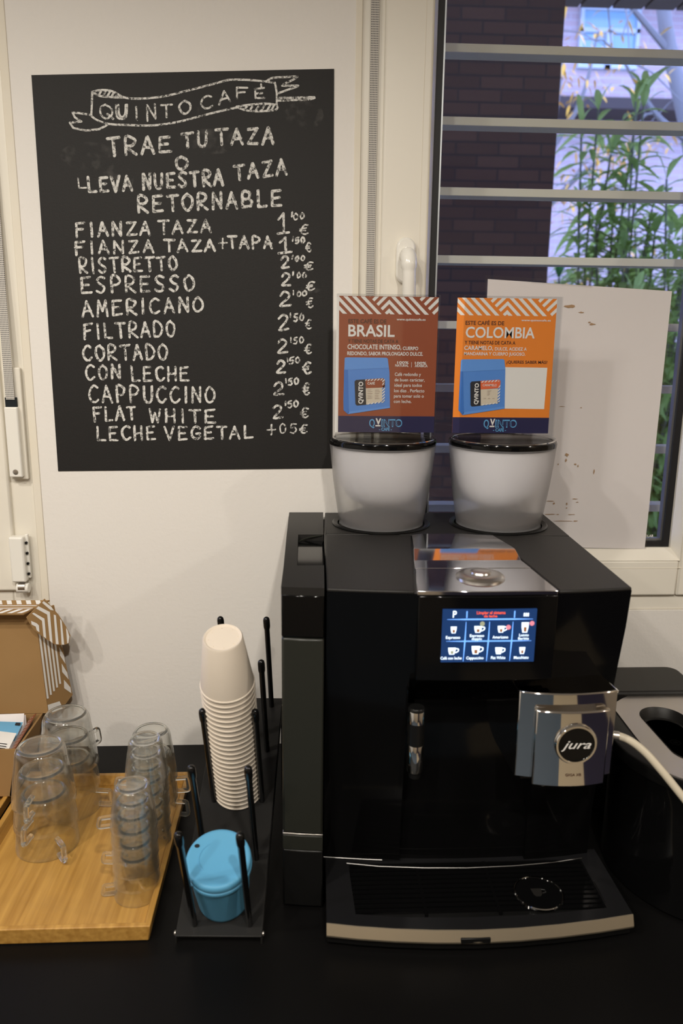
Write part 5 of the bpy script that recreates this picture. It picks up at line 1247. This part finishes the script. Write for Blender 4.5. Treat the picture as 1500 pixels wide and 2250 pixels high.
def leaf(bm, p, d, L, w, droop=.25):
    d = Vector(d).normalized(); side = d.cross(Vector((0, 0, 1)))
    if side.length < .1: side = d.cross(Vector((1, 0, 0)))
    side.normalize(); up = side.cross(d); rows = []
    for t, ww in ((0, .12), (.25, .8), (.5, 1), (.78, .62), (1, .02)):
        c = Vector(p)+d*(L*t)-Vector((0, 0, 1))*(droop*L*t*t)
        rows.append([bm.verts.new(c-side*w*ww/2+up*w*.12*ww), bm.verts.new(c), bm.verts.new(c+side*w*ww/2+up*w*.12*ww)])
    for a, b in zip(rows, rows[1:]):
        bm.faces.new((a[0], a[1], b[1], b[0])); bm.faces.new((a[1], a[2], b[2], b[1]))
def oleander(label, x, y, top, nst, spread, seed, m, dense=1.0, Lf=(.15, .26)):
    r = random.Random(seed); t = thing('oleander_shrub', label, 'shrub', (x, y, -1.2), 'shrubs outside the window')
    sb_, fb = new(), new()
    for s_ in range(nst):
        bx_, by_ = x+r.uniform(-.12, .12), y+r.uniform(-.12, .12); hx, hy = x+r.uniform(-1, 1)*spread, y+r.uniform(-.4, .4)*spread; h = top-(0 if s_ == 0 else r.uniform(0.02, .75))
        if s_ == 0: hx, hy = x, y
        pts = smoothpts([(bx_, by_, -1.2), (bx_*.6+hx*.4, by_*.6+hy*.4, -1.2+(h+1.2)*.5), (hx, hy, h)], 6)
        tube(sb_, pts, .0055, 5)
        z = h; 
        while z > max(-0.2, h-1.9):
            k = (z+1.2)/(h+1.2); f = k*(len(pts)-1); i = min(int(f), len(pts)-2); p = pts[i].lerp(pts[i+1], f-i)
            a0 = r.uniform(0, 6.28)
            for q in range(3):
                if r.random() > dense: continue
                a = a0+q*2.09+r.uniform(-.3, .3); el = r.uniform(-.1, .75) if z < h-.06 else r.uniform(.9, 1.4)
                leaf(fb, p, (math.cos(a)*math.cos(el), math.sin(a)*math.cos(el), math.sin(el)), r.uniform(*Lf), r.uniform(.028, .044), .45)
            z -= r.uniform(.050, .085)
    obj('stems', sb_, M['stem'], t); o = obj('foliage', fb, m, t, smooth=False)
oleander('tall oleander with a narrow leafy tip reaching up to the second bar', 1.60, 2.60, 1.86, 7, .22, 11, M['leaf'])
oleander('oleander with upright tip left of the tallest shoot outside the window', 1.42, 2.70, 1.82, 7, .20, 12, M['leaf'])
oleander('leafy oleander at the right edge of the window view', 1.86, 2.55, 1.56, 9, .26, 13, M['leaf'])
oleander('low dense oleander filling the lower right of the window view', 1.72, 2.25, 1.14, 22, .34, 14, M['leaf'], 1.0)
oleander('dark green shrub close to the edge of the dark brick wall', 1.22, 2.50, 1.02, 8, .16, 15, M['leaf_dark'], 1.0, (.08, .13))
oleander('broad oleander in front, its leaves seen beside the white sheet', 1.45, 2.15, 0.86, 16, .36, 16, M['leaf'], 1.0)
oleander('oleander behind the others at the far right of the window view', 2.05, 3.0, 1.35, 16, .34, 17, M['leaf'], 1.0)
oleander('oleander of middling height in the back row of shrubs', 1.72, 3.1, 1.20, 16, .34, 18, M['leaf'], 1.0)
# autumn trees
def tree(label, base, trunk, branches, seed, nleaf, lr, cz):
    r = random.Random(seed); t = thing('autumn_tree', label, 'tree', base, 'trees beyond the shrubs')
    bm = new(); tube(bm, smoothpts(trunk, 6), [.075-.04*k/((len(trunk)-1)*6) for k in range((len(trunk)-1)*6+1)], 10); tr_ = obj('trunk', bm, M['bark'], t)
    bm = new(); tips = []
    for b in branches:
        pts = smoothpts(b, 5); tube(bm, pts, [.026-.018*k/(len(pts)-1) for k in range(len(pts))], 6); tips += pts[3:]
    for k in range(26):
        p = r.choice(tips); q = p+Vector((r.uniform(-.5, .5), r.uniform(-.3, .3), r.uniform(-.4, .35))); tube(bm, [p, p.lerp(q, .5)+Vector((0, 0, .04)), q], [.008, .006, .003], 5); tips.append(q)
    obj('branches', bm, M['bark'], t)
    bm = new()
    for k in range(nleaf):
        p = r.choice(tips); c = p+Vector((r.gauss(0, lr), r.gauss(0, lr), r.gauss(0, lr*.6)))
        leaf(bm, c, (r.uniform(-1, 1), r.uniform(-1, 1), r.uniform(-.9, .2)), r.uniform(.05, .10), r.uniform(.016, .028), .4)
    o = obj('leaves', bm, M['yleaf'], t, smooth=False); o['kind'] = 'stuff'
tree('grey leaning tree trunk with thin bare branches at the top right of the window view', (3.1, 4.2, -1.2), [(3.1, 4.2, -1.2), (2.92, 4.2, 0.8), (2.62, 4.2, 2.0), (2.36, 4.2, 2.75), (2.25, 4.2, 3.4)],
     [[(2.55, 4.2, 2.2), (2.75, 4.1, 2.6), (2.9, 4.0, 3.2)], [(2.4, 4.2, 2.6), (2.1, 4.1, 2.8), (1.7, 4.0, 3.1)], [(2.6, 4.2, 2.05), (2.3, 4.1, 2.2), (2.0, 4.0, 2.5)], [(2.66, 4.2, 1.9), (2.95, 4.1, 2.3), (3.1, 4.1, 2.8)]], 21, 70, .12, 2.4)
tree('slender tree with hanging yellow autumn leaves beside the dark brick wall', (2.0, 5.4, -1.2), [(2.0, 5.4, -1.2), (2.02, 5.4, .5), (1.98, 5.4, 1.9), (2.05, 5.4, 3.0)],
     [[(1.99, 5.4, 1.5), (1.8, 5.3, 1.9), (1.75, 5.2, 2.6)], [(2.0, 5.4, 1.8), (2.3, 5.3, 2.1), (2.7, 5.2, 2.3)], [(1.98, 5.4, 2.2), (2.2, 5.3, 2.6), (2.3, 5.3, 3.1)], [(2.02, 5.4, .8), (2.3, 5.3, 1.2), (2.7, 5.2, 1.5)], [(2.02, 5.4, 2.5), (1.9, 5.3, 2.9), (1.95, 5.2, 3.4)]], 22, 620, .10, 2.0)
